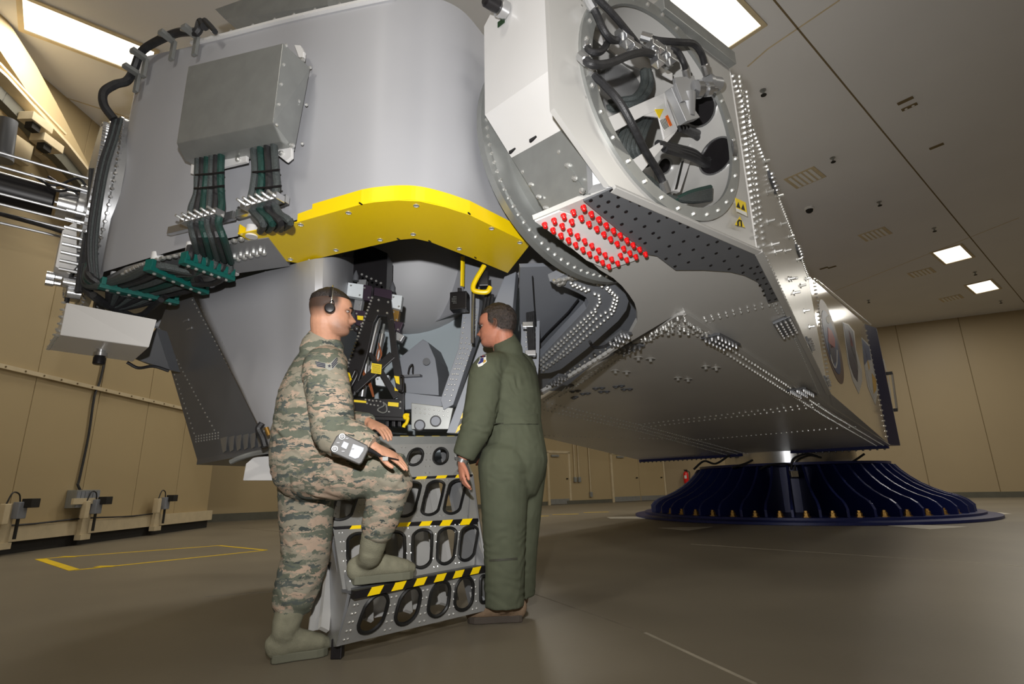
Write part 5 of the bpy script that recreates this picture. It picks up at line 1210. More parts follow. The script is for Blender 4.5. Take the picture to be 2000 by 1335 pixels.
def remesh(mb, voxel, smooth=4, fac=.5):
    me = bpy.data.meshes.new('tmp'); me.from_pydata(mb.v, [], mb.f)
    bm = bmesh.new(); bm.from_mesh(me); bmesh.ops.recalc_face_normals(bm, faces=bm.faces); bm.to_mesh(me); bm.free()
    o = bpy.data.objects.new('tmp', me); COL.objects.link(o)
    r = o.modifiers.new('r', 'REMESH'); r.mode = 'VOXEL'; r.voxel_size = voxel
    if smooth: s = o.modifiers.new('s', 'SMOOTH'); s.iterations = smooth; s.factor = fac
    dg = bpy.context.evaluated_depsgraph_get(); dg.update()
    out = bpy.data.meshes.new_from_object(o.evaluated_get(dg)); bpy.data.objects.remove(o); bpy.data.meshes.remove(me)
    return out
def coords(me):
    a = np.empty(len(me.vertices)*3); me.vertices.foreach_get('co', a); return a.reshape(-1, 3)
def setco(me, c): me.vertices.foreach_set('co', c.ravel()); me.update()
def normals(me):
    a = np.empty(len(me.vertices)*3); me.vertices.foreach_get('normal', a); return a.reshape(-1, 3)
def wrinkle(me, amp, spots, freq=(7, 7, 22), base=.0022):
    """cloth folds; spots: (centre, radius, extra amplitude, direction of fold crests' normal)"""
    c = coords(me); nn = normals(me); d = np.zeros(len(c))
    for i, p in enumerate(c):
        v = mnoise.noise((p[0]*freq[0]+5, p[1]*freq[1], p[2]*freq[2]))
        w = mnoise.noise((p[0]*15+2, p[1]*15, p[2]*15+9+3*v))
        d[i] = base*(w*.8)+amp*.45*(1-2*abs(v))*(.4+.6*abs(w))
    for cen, rad, a, dr in spots:
        r = np.linalg.norm(c-np.asarray(cen), axis=1)/rad; m = np.exp(-r*r*1.3); dr = nrm(dr)
        ph = (c-np.asarray(cen))@dr
        wob = np.array([mnoise.noise((p[0]*9, p[1]*9+4, p[2]*9)) if q > .05 else 0. for p, q in zip(c, m)])
        gate = np.array([abs(mnoise.noise((p[0]*12+8, p[1]*12, p[2]*12))) if q > .05 else 0. for p, q in zip(c, m)])
        d += m*a*np.cos(ph*2*math.pi/.06+wob*8)*(.25+1.3*gate)
    setco(me, c+nn*d[:, None])
def finish(me, name, mat, par, smooth=True):
    org = wloc(par); c = coords(me)-org; setco(me, c)
    me.name = name; me.materials.clear(); me.materials.append(mat)
    me.polygons.foreach_set('use_smooth', [True]*len(me.polygons))
    return link(name, me, par)
# ---- head in its own frame: x forward, y left, z up from chin (0) to crown (1)
ZK = [0., .03, .07, .12, .17, .205, .235, .27, .31, .36, .43, .50, .555, .62, .70, .80, .88, .94, .98, 1.0]
XF = [.22, .325, .375, .392, .37, .40, .385, .405, .382, .372, .368, .362, .395, .398, .385, .32, .225, .12, .04, -.03]
XB = [-.02, -.06, -.10, -.15, -.21, -.25, -.28, -.315, -.345, -.375, -.405, -.425, -.437, -.445, -.44, -.40, -.325, -.22, -.12, -.03]
HW = [.08, .145, .19, .222, .243, .252, .258, .265, .272, .280, .290, .297, .300, .305, .303, .275, .225, .15, .08, .01]
def head_point(z, th, tweak=0.):
    xf, xb, w = np.interp(z, ZK, XF), np.interp(z, ZK, XB), np.interp(z, ZK, HW)
    xc, a = (xf+xb)/2, (xf-xb)/2; c, s = math.cos(th), math.sin(th); e = .86
    x = xc+a*math.copysign(abs(c)**e, c); y = w*math.copysign(abs(s)**e, s)
    g = lambda v, m, sd: math.exp(-((v-m)/sd)**2)
    if c > 0:
        ns = .135*max(0., (g(z, .335, .045) if z < .335 else max(0., 1-(z-.335)/.19)**1.05))
        x += ns*g(y, 0, .045+.03*g(z, .32, .05)); x += .028*g(z, .325, .035)*g(abs(y), .065, .03)
        x -= .045*g(z, .495, .045)*g(abs(y), .135, .06)          # eye sockets
        x += .018*g(z, .565, .03)*g(abs(y), .13, .08)            # brow
        x += .016*g(z, .40, .05)*g(abs(y), .17, .05)             # cheekbone
        x -= .03*g(z, .237, .013)*g(y, 0, .09)                  # mouth line
        x += .018*g(z, .264, .016)*g(y, 0, .08)+.018*g(z, .208, .018)*g(y, 0, .075)-.014*g(z, .165, .02)*g(y, 0, .1)
        x -= .02*g(z, .28, .03)*g(abs(y), .12, .04)
    return x, y, z
class Head:
    def __init__(s, chin, fwd, h, tilt=0.):
        s.o = np.asarray(chin, float); f = nrm([fwd[0], fwd[1], 0]); l = np.array([-f[1], f[0], 0.]); u = UP*1.
        c, sn = math.cos(tilt), math.sin(tilt); s.f = f*c+u*sn; s.u = u*c-f*sn; s.l = l; s.h = h
    def W(s, x, y, z): return s.o+(s.f*x+s.l*y+s.u*z)*s.h
    def L(s, P): d = (np.asarray(P)-s.o)/s.h; return d@s.f, d@s.l, d@s.u
    def add(s, mb):
        nz, nt = 90, 84; V = []
        zz = [.5-.5*math.cos(math.pi*(.02+.96*i/(nz-1))) for i in range(nz)]
        for z in zz:
            for j in range(nt): V.append(s.W(*head_point(z, 2*math.pi*j/nt)))
        F = [(i*nt+j, i*nt+(j+1) % nt, (i+1)*nt+(j+1) % nt, (i+1)*nt+j) for i in range(nz-1) for j in range(nt)]+[tuple(range(nt-1, -1, -1)), tuple(range((nz-1)*nt, nz*nt))]
        mb.add(V, F)
        for sd in (-1, 1):   # ears: rim + lobe + dish
            e = [(-.01, .285, .52), (-.045, .325, .545), (-.095, .335, .52), (-.105, .33, .46), (-.075, .315, .40), (-.035, .295, .36), (-.01, .28, .365)]
            mb.tube(spline([s.W(x, y*sd, z) for x, y, z in e], 4), .022*s.h, 8)
            ball(mb, s.W(-.05, .285*sd, .445), s.f*.055*s.h, s.l*.028*s.h, s.u*.09*s.h)
    def cap(s, mask, thick, n1=120, n2=110):
        """hair shell over the region where mask(x,y,z)>0"""
        V = []; Mk = []; mb = MB()
        zz = [.30+.699*(i/(n1-1))**.85 for i in range(n1)]
        for z in zz:
            for j in range(n2):
                th = 2*math.pi*j/n2; x, y, q = head_point(z, th); m = mask(x, y, z)
                nx, ny, nz_ = x+.02, y, (z-.62)*1.1; L = math.sqrt(nx*nx+ny*ny+nz_*nz_)
                t = thick*min(1., max(m, -.2)*3)*(.75+.5*mnoise.noise((x*14+3, y*14, z*14)))+.003
                V.append(s.W(x+nx/L*t, y+ny/L*t, z+nz_/L*t)); Mk.append(m)
        F = []
        for i in range(n1-1):
            for j in range(n2):
                q = (i*n2+j, i*n2+(j+1) % n2, (i+1)*n2+(j+1) % n2, (i+1)*n2+j)
                if all(Mk[k] > 0 for k in q): F.append(q)
        F.append(tuple(range((n1-1)*n2, n1*n2)))
        return mb.add(V, F)
def hand(mb, wrist, d, pn, side, curl, spread=.09, sc=1., thumb_out=.6):
    """d: direction of the fingers, pn: palm normal (palm side), side: +1/-1 which way the thumb is (along cross(d,pn)*side)"""
    d = nrm(d); pn = nrm(np.asarray(pn)-d*np.dot(pn, d)); t = np.cross(d, pn)*side
    W = np.asarray(wrist, float); tips = []
    rings(mb, [W-d*.03*sc, W, W+d*.03*sc, W+d*.065*sc, W+d*.092*sc], [(.026*sc, .021*sc), (.028*sc, .020*sc), (.038*sc, .018*sc), (.043*sc, .016*sc), (.040*sc, .013*sc)], pn, 18)
    for k, (off, ln, r) in enumerate(((.031, .078, .0095), (.0105, .086, .0098), (-.0105, .080, .0093), (-.030, .062, .0083))):
        b = W+d*.085*sc+t*off*sc; fd = nrm(d+t*spread*(1.5-k)); c = curl[k]; pts = [b-fd*.02*sc, b]; v = fd
        for f, cc in ((.46, c*.9), (.30, c*1.1), (.24, c*.7)):
            ang = cc; v = nrm(v*math.cos(ang)+pn*math.sin(ang)); pts.append(pts[-1]+v*ln*f*sc)
        limb(mb, pts, [r*sc, r*sc*1.02, r*sc*.97, r*sc*.9, r*sc*.78], t, 3, 10); tips.append((pts, v))
    tb = W+d*.022*sc+t*.026*sc; td = nrm(d*.75+t*thumb_out+pn*.25)
    p1 = tb+td*.042*sc; p2 = p1+nrm(td+d*.5)*.034*sc; p3 = p2+nrm(td*.5+d*.9)*.026*sc
    limb(mb, [tb-td*.02*sc, tb, p1, p2, p3], [.014*sc, .016*sc, .0125*sc, .0112*sc, .009*sc], pn, 3, 10)
    return tips
def tint(me, fn):
    c = coords(me); a = me.color_attributes.new('tint', 'FLOAT_COLOR', 'POINT'); out = np.ones((len(c), 4))
    out[:, :3] = fn(c); a.data.foreach_set('color', out.ravel())
def skin_tint(hd, base, lip, stub, scalp, hairline, stub_a):
    base, lip, stub, scalp = (np.array(srgb(*x)[:3]) for x in (base, lip, stub, scalp))
    def fn(c):
        x, y, z = hd.L(c); col = np.tile(base, (len(c), 1))
        inh = (z > -.1) & (z < 1.2) & (abs(y) < .5) & (abs(x) < .65)
        def mixc(col, w, t): return col*(1-w[:, None])+t*w[:, None]
        jaw = np.exp(-((z-.13)/.13)**2)*(x > -.02)*inh*np.clip((x+.02)*6, 0, 1); col = mixc(col, jaw*stub_a, stub)
        lp = np.exp(-((z-.237)/.028)**4)*np.exp(-(y/.085)**4)*(x > .3)*inh; col = mixc(col, lp*.65, lip)
        ml = np.exp(-((z-.237)/.009)**2)*np.exp(-(y/.095)**4)*(x > .3)*inh; col = mixc(col, ml*.7, lip*.35)
        es = np.exp(-((z-.50)/.03)**2)*np.exp(-((abs(y)-.14)/.06)**2)*(x > .2)*inh; col = mixc(col, es*.3, stub)
        col = mixc(col, np.exp(-((z-.43)/.1)**2)*np.exp(-((y)/.25)**2)*(x > .1)*inh*.15, lip)
        col = mixc(col, np.clip(hairline(x, y, z), 0, 1)*inh, scalp); return col
    return fn
def on(bvh, px, py, off=.003):
    r = nrm(ray(px, py)); loc, nn, i, dd = bvh.ray_cast(Vector(O3), Vector(r))
    if loc is None: return None
    nn = np.array(nn); nn = nn if np.dot(nn, r) < 0 else -nn
    return np.array(loc)+nn*off
def bvh_of(o):
    off = wloc(o); c = coords(o.data)+off; return BVHTree.FromPolygons([Vector(v) for v in c], [tuple(p.vertices) for p in o.data.polygons])
def decal_on(name, bvh, q, mat, par, off=.004, t=.002, sub=4):
    """flat patch lying on cloth: polygon as a fan of points projected to the cloth"""
    n = len(q); cx, cy = sum(a[0] for a in q)/n, sum(a[1] for a in q)/n
    pts = []
    for a, b in zip(q, q[1:]+q[:1]):
        for k in range(sub): pts.append((a[0]+(b[0]-a[0])*k/sub, a[1]+(b[1]-a[1])*k/sub))
    R_ = [[on(bvh, cx+(x-cx)*f, cy+(y-cy)*f, off) for x, y in pts] for f in (1, .66, .33)]; ce_ = on(bvh, cx, cy, off)
    if ce_ is None or any(p is None for r in R_ for p in r): return None
    m = len(pts); V = [p for r in R_ for p in r]+[ce_]; back_ = nrm(ray(cx, cy))*t
    F = [(i*m+j, i*m+(j+1) % m, (i+1)*m+(j+1) % m, (i+1)*m+j) for i in range(2) for j in range(m)]+[(2*m+j, 2*m+(j+1) % m, 3*m) for j in range(m)]
    k = len(V); V += [p+back_ for p in R_[0]]; F += [(j, k+j, k+(j+1) % m, (j+1) % m) for j in range(m)]
    return MB().add(V, F).build(name, mat, par, .8)
def boot(par, heel, toe, ankle, top, mats, rs=.055, zfloor=0.):
    heel = np.asarray(heel, float); toe = np.asarray(toe, float); d = nrm((toe-heel)*np.array([1, 1, 0])); s = np.array([-d[1], d[0], 0]); L = np.linalg.norm((toe-heel)[:2])
    H = lambda f, z: np.array([heel[0]+d[0]*L*f, heel[1]+d[1]*L*f, zfloor+z])
    mb = MB()
    fp = [(.02, .065, .036, .055), (.12, .075, .042, .062), (.3, .08, .044, .062), (.5, .072, .045, .053), (.7, .062, .051, .044), (.85, .055, .049, .038), (.95, .048, .036, .03)]
    rings(mb, [H(f, z) for f, z, a, b in fp], [(a, b) for f, z, a, b in fp], UP, 20)
    an = np.asarray(ankle, float); tp_ = np.asarray(top, float)
    limb(mb, [H(.16, .06), H(.19, .10), an, (an+tp_)/2, tp_], [(.045, .06), (.042, .056), (.043, .052), (rs*.95, rs), (rs, rs*1.05)], d, 4, 20)
    me = remesh(mb, .007, 5); wrinkle(me, .002, [(an, .07, .0035, d*.5+UP), (H(.45, .09), .05, .0025, d)])
    b = finish(me, 'boot', mats[0], par)
    ol = [(-.01, 0), (.0, .026), (.06, .036), (.2, .037), (.4, .038), (.6, .046), (.75, .052), (.88, .048), (.97, .03), (1.015, 0)]
    loop = [H(f, .002)+s*w for f, w in ol]+[H(f, .002)-s*w for f, w in ol[::-1][1:-1]]
    MB().prism(loop, (0, 0, .036)).build('sole', mats[1], b, bevel=.004)
    for k in range(5):
        f = .30+.0*k; c = H(.42-.045*k, .105+.022*k) if k < 3 else an*(1-(k-2)*.25)+tp_*((k-2)*.25)+d*.05
        MB().tube(spline([c-s*.03-d*.008, c+d*.014+UP*.004, c+s*.03-d*.008], 4), .004, 6).build('lace', mats[1], b, SM)
    return b

# ------------------------------------------------------------------ man in camouflage
f1 = nrm([.92, .38, 0]); r1 = np.array([f1[1], -f1[0], 0])     # r1: his right, towards the camera
man = root('person', tuple(Zp(600, 1290, 0)), 'man in tiger stripe camouflage uniform with headset, one boot on the step', 'person')
Yb = 2.78
J = lambda x, y, d=Yb: Yp(x, y, d)
hd1 = Head(J(668, 657, 2.74)-f1*.065, (.96, .28), .262, -.03)
sh_r = J(634, 722, 2.58); el_r = J(655, 845, 2.50); wr_r = J(728, 872, 2.46)
sh_l = J(640, 715, 2.98); el_l = J(668, 832, 3.0); wr_l = J(720, 826, 2.86)
pel = J(600, 915); hipR = J(608, 925, 2.68); knR = J(770, 925, 2.60); anR = J(722, 1088, 2.70)
hipL = J(600, 935, 2.90); knL = J(597, 1085, 2.86); anL = J(553, 1240, 2.72)
spine = [J(600, 925), J(604, 860), J(610, 790), J(622, 725), J(638, 690)]
body = MB(); hd1.add(body)
limb(body, [J(630, 705), J(637, 672, 2.76), hd1.W(-.10, 0, .28), hd1.W(-.09, 0, .45)], [(.078, .075), (.070, .074), (.068, .076), (.06, .075)], f1, 5)
limb(body, spine, [(.15, .11), (.14, .11), (.15, .12), (.17, .11), (.10, .08)], f1, 4)
for a, b, c in ((sh_r, el_r, wr_r), (sh_l, el_l, wr_l)): limb(body, [a, b, c], [.05, .042, .028], UP+f1*.2, 6)
for a, b, c in ((hipR, knR, anR), (hipL, knL, anL)): limb(body, [a, b, c], [.075, .05, .03], r1, 6)
tips = hand(body, wr_r+nrm(wr_r-el_r)*.02, J(772, 893, 2.47)-wr_r, (-.1, .35, -1), -1, (.12, .18, .22, .3), .12, 1.0)
hand(body, wr_l+nrm(wr_l-el_l)*.02, J(752, 842, 2.80)-wr_l, (.05, .2, -1), -1, (.22, .3, .35, .45), .08, 1.0)
me = remesh(body, .0048, 2, .4)
def hl1(x, y, z):
    back_line = .28+.16*np.clip((x+.2)*2.2, 0, 1)
    side = np.clip((z-back_line)/.25, 0, 1)*np.clip((.20-x)/.1+np.clip((z-.74)*8, 0, 3), 0, 1)
    return side*.93
tint(me, skin_tint(hd1, (186, 138, 112), (140, 78, 68), (104, 80, 68), (40, 32, 28), hl1, .6))
b1_ = finish(me, 'body', m_skin, man)
def hm1(x, y, z): return min((z-.74)*3.0+max(0., -x)*.35, (.36+.10*min(1, max(0, (z-.75)*4))-x)*4) if z > .70 else -1
hc = hd1.cap(hm1, .028); hc.build('hair', m_hair, man, 1.2)
for sd in (-1, 1):
    e = hd1.W(.306, .118*sd, .497)
    MB().tube(spline([e+hd1.l*.012+hd1.f*.002+hd1.u*.001, e+hd1.f*.0105+hd1.u*.006, e-hd1.l*.012+hd1.f*.002+hd1.u*.001], 5), .0018, 6).build('eyelid', m_hair, man, SM)
    eb1 = ball(MB(), e, hd1.f*.0105, hd1.l*.013, hd1.u*.0052).build('eye', m_eye, man, 1.2)
    ball(MB(), e+hd1.f*.0075+hd1.l*sd*.001, hd1.f*.004, hd1.l*.0052, hd1.u*.0048, 10, 6).build('iris', m_ink, eb1, 1.2)
    MB().tube(spline([hd1.W(x, y*sd, z) for x, y, z in ((.412, .05, .552), (.405, .12, .572), (.355, .19, .56))], 4), .0042, 6).build('eyebrow', m_hair, man, SM)
# jacket
jk = MB()
Jt = [J(600, 905), J(602, 880), J(606, 840), J(614, 770), J(628, 712), J(640, 684, 2.76)]
limb(jk, Jt, [(.182, .178), (.192, .184), (.195, .185), (.20, .175), (.185, .135), (.085, .085)], f1, 5, 28)
ct1 = nrm(UP*.82+f1*.50); cc1 = J(637, 655, 2.76)
limb(jk, [cc1-ct1*.09, cc1-ct1*.04, cc1], [(.085, .082), (.08, .082), (.078, .08)], f1, 5, 20, True)
ball(jk, sh_r, (.09, 0, 0), (0, .09, 0), (0, 0, .10)); ball(jk, sh_l, (.09, 0, 0), (0, .09, 0), (0, 0, .10))
limb(jk, [J(640, 712, 2.66), sh_r, (sh_r+el_r)/2+r1*.01, el_r, (el_r+wr_r)/2, wr_r], [.10, .105, .104, .098, .085, .056], UP+f1*.2, 5, 24, True)
limb(jk, [J(640, 710, 2.88), sh_l, (sh_l+el_l)/2, el_l, (el_l+wr_l)/2, wr_l], [.10, .10, .095, .09, .075, .054], UP+f1*.2, 5, 24, True)
me = remesh(jk, .009, 3)
wrinkle(me, .007, [(el_r, .14, .009, nrm(wr_r-el_r)*.3+nrm(el_r-sh_r)), ((el_r+wr_r)/2, .10, .006, nrm(wr_r-el_r)), (sh_r-f1*.09-UP*.05, .11, .007, f1*.6+UP*.6), (J(560, 850, 2.62), .16, .008, UP+f1*.4), (J(600, 905, 2.6), .13, .007, UP), ((sh_r+el_r)/2, .10, .005, UP+f1*.8)])
jacket = finish(me, 'camouflage_jacket', m_camo, man); bj = bvh_of(jacket)
MB().tube([wr_r-nrm(wr_r-el_r)*.012, wr_r+nrm(wr_r-el_r)*.006], .050, 20).build('cuff', m_camo, man, SM)
# trousers
tr = MB()
limb(tr, [J(600, 875), J(600, 912), J(604, 930)], [(.17, .16), (.18, .172), (.13, .13)], f1, 5, 28)
limb(tr, [hipR+np.array([-.02, .04, 0]), (hipR+knR)/2-UP*.0, knR, knR+(anR-knR)*.08, (knR+anR)/2, knR+(anR-knR)*.68, knR+(anR-knR)*.75], [.120, .118, .098, .092, .086, .076, .062], r1, 5, 24)
limb(tr, [hipL, (hipL+knL)/2, knL, (knL+anL)/2, knL+(anL-knL)*.68, knL+(anL-knL)*.74], [.145, .132, .115, .100, .085, .064], r1, 5, 24)
me = remesh(tr, .009, 3)
wrinkle(me, .008, [(knR, .13, .009, nrm(anR-knR)), (J(640, 935, 2.6), .15, .009, f1*.5+UP*.7), (J(720, 960, 2.58), .10, .007, f1+UP*.3), (knL, .15, .008, UP), (knL+(anL-knL)*.55, .12, .009, UP), (hipL-UP*.12, .13, .007, UP+f1*.5), (knR+(anR-knR)*.6, .1, .007, nrm(anR-knR))])
trousers = finish(me, 'camouflage_trousers', m_camo, man)
boot(man, Zp(516, 1298, 0)+np.array([.02, .02, 0]), Zp(640, 1276, 0), anL, knL+(anL-knL)*.70, (m_boot, m_sole), .064)
zt = .318
hR = Zp(688, 1142, zt); tR = Zp(806, 1128, zt)
boot(man, hR, tR, J(722, 1090, 2.70), J(735, 1035, 2.665), (m_boot, m_sole), .062, zt)
# sleeve rank: three chevron stripes a side and a star
q1 = lambda x, y: (480+x/3.338, 540+y/3.338)
decal_on('sleeve_rank', bj, [q1(*a) for a in ((455, 552), (522, 566), (545, 575), (590, 528), (596, 568), (570, 605), (545, 614), (520, 598), (464, 588))], M('rank_grey', srgb(140, 140, 132), .8), jacket, .003)
m_rank = M('rank_navy', srgb(40, 42, 58), .8)
for k in range(3):
    decal_on('rank_stripe', bj, [q1(*a) for a in ((455+k*4, 555+k*12), (520, 570+k*10), (518, 577+k*10), (457+k*4, 562+k*12))], m_rank, jacket, .005, .001, 5)
    decal_on('rank_stripe', bj, [q1(*a) for a in ((556+k*2, 570+k*12), (592, 530+k*14), (594, 537+k*14), (558+k*2, 578+k*12))], m_rank, jacket, .005, .001, 5)
st5 = [(544+13*(1 if i % 2 == 0 else .42)*math.sin(math.pi*i/5), 586-13*(1 if i % 2 == 0 else .42)*math.cos(math.pi*i/5)) for i in range(10)]
decal_on('rank_star', bj, [q1(*a) for a in st5], m_rank, jacket, .005, .001, 1)
# headset
hs = root('headset', tuple(hd1.W(0, 0, 1.0)), 'black and steel headset with boom microphone worn by the camouflaged man', 'headset')
arc = [hd1.W(-.03+.03*math.cos(t), -.345*math.cos(t), .45+.60*math.sin(t)) for t in np.linspace(.05, math.pi-.05, 20)]
MB().tube(arc, .0045, 8).build('headband', m_silver, hs, SM)
pd = [hd1.W(-.03, -.345*math.cos(t), .45+.605*math.sin(t)) for t in np.linspace(.45, .95, 7)]
MB().tube(pd, .008, 8).build('band_sleeve', m_blk, hs, SM)
for sd in (-1, 1):
    p = hd1.W(-.015, .335*sd, .455)
    cp = MB().lathe(p, hd1.l*sd, [(.024, -.004), (.027, .004), (.027, .014), (.022, .02), (.012, .022)], 20).build('ear_cup', m_blk, hs, SM)
    MB().lathe(p-hd1.l*sd*.008, hd1.l*sd, [(.022, 0), (.027, .006), (.022, .01)], 20).build('ear_pad', m_rub, cp, SM)
    MB().tube(spline([hd1.W(-.03, .34*sd, .60), hd1.W(.03, .36*sd, .62), hd1.W(.055, .36*sd, .54), hd1.W(.03, .36*sd, .48)], 5), .0028, 6).build('cup_wire', m_blk, cp, SM)
bm_ = spline([hd1.W(.0, .34, .42), hd1.W(.15, .34, .32), hd1.W(.38, .22, .22), hd1.W(.50, .04, .20)], 6)
MB().tube(bm_, .003, 6).build('boom', m_silver, hs, SM)
ball(MB(), hd1.W(.52, -.02, .18), hd1.f*.018, hd1.l*.018, hd1.u*.018).build('microphone', m_blk, hs, 1.2)
# hand-held control pendant
def Rp(px, py, off=0.):
    base_ = Yp(682, 876, 2.34); nr = nrm(O3-base_+UP*.25); return PLp(px, py, base_+nr*off, nr)
nr_ = nrm(O3-Yp(682, 876, 2.34)+UP*.25)
q1b = lambda x, y: q1(x, y)
rm = root('control_pendant', tuple(Rp(682, 876)), 'dark hand-held control box with silver face resting on the camouflaged thigh', 'remote control')
ot = [q1(*a) for a in ((548, 1118), (590, 1040), (612, 1022), (640, 1020), (795, 1098), (803, 1125), (760, 1212), (740, 1225), (560, 1145))]
MB().prism([Rp(x, y) for x, y in ot], -nr_*.04).build('case', M('pendant_case', srgb(58, 56, 54), .5), rm, bevel=.005)
MB().prism([Rp(*q1(*a), .001) for a in ((672, 1168), (700, 1090), (770, 1115), (765, 1135), (735, 1180), (712, 1186))], nr_*.003).build('silver_face', m_mgrey, rm)
MB().prism([Rp(*q1(*a), .001) for a in ((622, 1108), (640, 1073), (672, 1088), (655, 1125))], nr_*.003).build('display', m_mgrey, rm)
for a in ((628, 1042), (580, 1122)):
    c_ = MB().lathe(Rp(*q1(*a), 0), nr_, [(.0125, 0), (.0125, .006)], 18).build('dial_ring', m_galv, rm, SM)
    MB().lathe(Rp(*q1(*a), .005), nr_, [(.010, 0), (.010, .006), (.008, .008)], 16).build('dial_cap', m_blk, c_, SM)
for a in ((602, 1082), (635, 1138), (697, 1122), (660, 1055)): MB().box(Rp(*q1(*a), .002), np.cross(nr_, UP)*.006, nr_*.003, np.cross(nr_, np.cross(nr_, UP))*.003).build('push_button', m_blk, rm)
an_ = [Rp(*q1(*a), -.02) for a in ((795, 1125), (830, 1140), (880, 1168))]
MB().tube(an_, [.013, .009, .006], 10).build('antenna_grip', m_blk, rm, SM)
MB().tube([Rp(*q1(*a), -.02) for a in ((878, 1167), (998, 1194))], .0035, 6).build('antenna', m_blk, rm, SM)
MB().box(Rp(*q1(910, 1186), -.012), (.012, 0, .0), (0, .002, 0), (0, 0, .008)).build('antenna_tag', m_galv, rm)

# ------------------------------------------------------------------ man in the green flight suit
f2 = nrm([-.80, .60, 0]); l2 = np.array([-f2[1], f2[0], 0])      # his left, towards the camera
man2 = root('person', tuple(Zp(975, 1215, 0)), 'man in olive green flight suit standing with his back turned beside the steps', 'person')
Y2 = 3.42
K = lambda x, y, d=Y2: Yp(x, y, d)
hd2 = Head(K(946, 678, 3.42)+nrm([.95, -.3, 0])*.095, (-.95, .30), .288, -.04)
s2l = K(952, 728, 3.27); e2l = K(932, 830, 3.22); w2l = K(905, 893, 3.24)
s2r = K(1018, 722, 3.62); e2r = K(1000, 830, 3.72); w2r = K(960, 885, 3.78)
hp2l = K(985, 905, 3.33); kn2l = K(985, 1060, 3.36); an2l = K(985, 1183, 3.36)
hp2r = K(1020, 905, 3.52); kn2r = K(1012, 1060, 3.55); an2r = K(1010, 1160, 3.58)
body = MB(); hd2.add(body)
limb(body, [K(988, 715), K(986, 690), hd2.W(-.12, 0, .22), hd2.W(-.10, 0, .42)], [(.08, .075), (.074, .074), (.072, .074), (.066, .075)], f2, 5)
limb(body, [K(1005, 905), K(1003, 830), K(1000, 770), K(992, 720)], [(.16, .12), (.15, .12), (.17, .13), (.12, .09)], f2, 4)
for a, b, c in ((s2l, e2l, w2l), (s2r, e2r, w2r)): limb(body, [a, b, c], [.052, .044, .030], UP+f2*.2, 6)
for a, b, c in ((hp2l, kn2l, an2l), (hp2r, kn2r, an2r)): limb(body, [a, b, c], [.08, .058, .04], l2, 6)
tp2 = hand(body, w2l+nrm(w2l-e2l)*.03, K(908, 948, 3.20)-w2l, nrm([.9, .35, .1]), 1, (.28, .35, .42, .5), .05, 1.02, .4)
hand(body, w2r, K(945, 920, 3.78)-w2r, nrm([.2, .9, .0]), -1, (.3, .35, .4, .45), .05, 1.0)
me = remesh(body, .0048, 2, .4)
def hl2(x, y, z): return np.clip((z-(.20+.25*np.clip((x+.25)*2.4, 0, 1)))/.08, 0, 1)*np.clip((.12-x)/.06+np.clip((z-.76)*10, 0, 3), 0, 1)*.8
tint(me, skin_tint(hd2, (188, 126, 102), (140, 78, 68), (128, 86, 70), (64, 52, 46), hl2, .35))
finish(me, 'body', m_skin, man2)
def hm2(x, y, z):
    line = .22+.34*min(1, max(0, (x+.30)*2.1))
    return min((z-line)*2.2, (.12-x)*4 if z < .72 else (.34-x)*3)
hd2.cap(hm2, .034).build('hair', m_hair2, man2, 1.2)
for sd in (-1, 1):
    e = hd2.W(.306, .118*sd, .497)
    MB().tube(spline([e+hd2.l*.012+hd2.f*.002+hd2.u*.001, e+hd2.f*.0105+hd2.u*.006, e-hd2.l*.012+hd2.f*.002+hd2.u*.001], 5), .0018, 6).build('eyelid', m_hair, man2, SM)
    ey = ball(MB(), e, hd2.f*.0105, hd2.l*.013, hd2.u*.0052).build('eye', m_eye, man2, 1.2)
    ball(MB(), e+hd2.f*.0075, hd2.f*.004, hd2.l*.0052, hd2.u*.0048, 10, 6).build('iris', m_ink, ey, 1.2)
    MB().tube(spline([hd2.W(x, y*sd, z) for x, y, z in ((.412, .05, .552), (.405, .12, .572), (.355, .19, .56))], 4), .0042, 6).build('eyebrow', m_hair2, man2, SM)
# flight suit: one garment
fs = MB()
limb(fs, [K(1005, 930), K(1008, 895), K(1006, 850), K(1006, 818), K(1003, 780), K(998, 740), K(990, 704), K(987, 690)], [(.20, .165), (.215, .185), (.20, .165), (.185, .15), (.205, .16), (.215, .155), (.16, .115), (.085, .085)], f2, 5, 28)
ct2 = nrm(UP*.85+f2*.45); cc2 = K(983, 664, 3.42)
limb(fs, [cc2-ct2*.1, cc2-ct2*.045, cc2], [(.092, .09), (.088, .088), (.085, .085)], f2, 5, 20, True)
ball(fs, s2l, (.09, 0, 0), (0, .09, 0), (0, 0, .10)); ball(fs, s2r, (.09, 0, 0), (0, .09, 0), (0, 0, .10))
limb(fs, [K(975, 716, 3.34), s2l, (s2l+e2l)/2, e2l, (e2l+w2l)/2, w2l-nrm(w2l-e2l)*.005], [.10, .108, .104, .094, .08, .066], UP+f2*.2, 5, 24, True)
limb(fs, [K(1000, 716, 3.54), s2r, (s2r+e2r)/2, e2r, (e2r+w2r)/2, w2r], [.10, .105, .10, .095, .08, .065], UP+f2*.2, 5, 24)
limb(fs, [hp2l, (hp2l+kn2l)/2, kn2l, (kn2l+an2l)/2, an2l-UP*.0], [(.155, .165), (.135, .145), (.118, .130), (.112, .122), (.108, .118)], l2, 5, 24, True)
limb(fs, [hp2r, (hp2r+kn2r)/2, kn2r, (kn2r+an2r)/2, an2r], [(.155, .165), (.135, .145), (.118, .130), (.110, .120), (.104, .115)], l2, 5, 24, True)
me = remesh(fs, .009, 3)
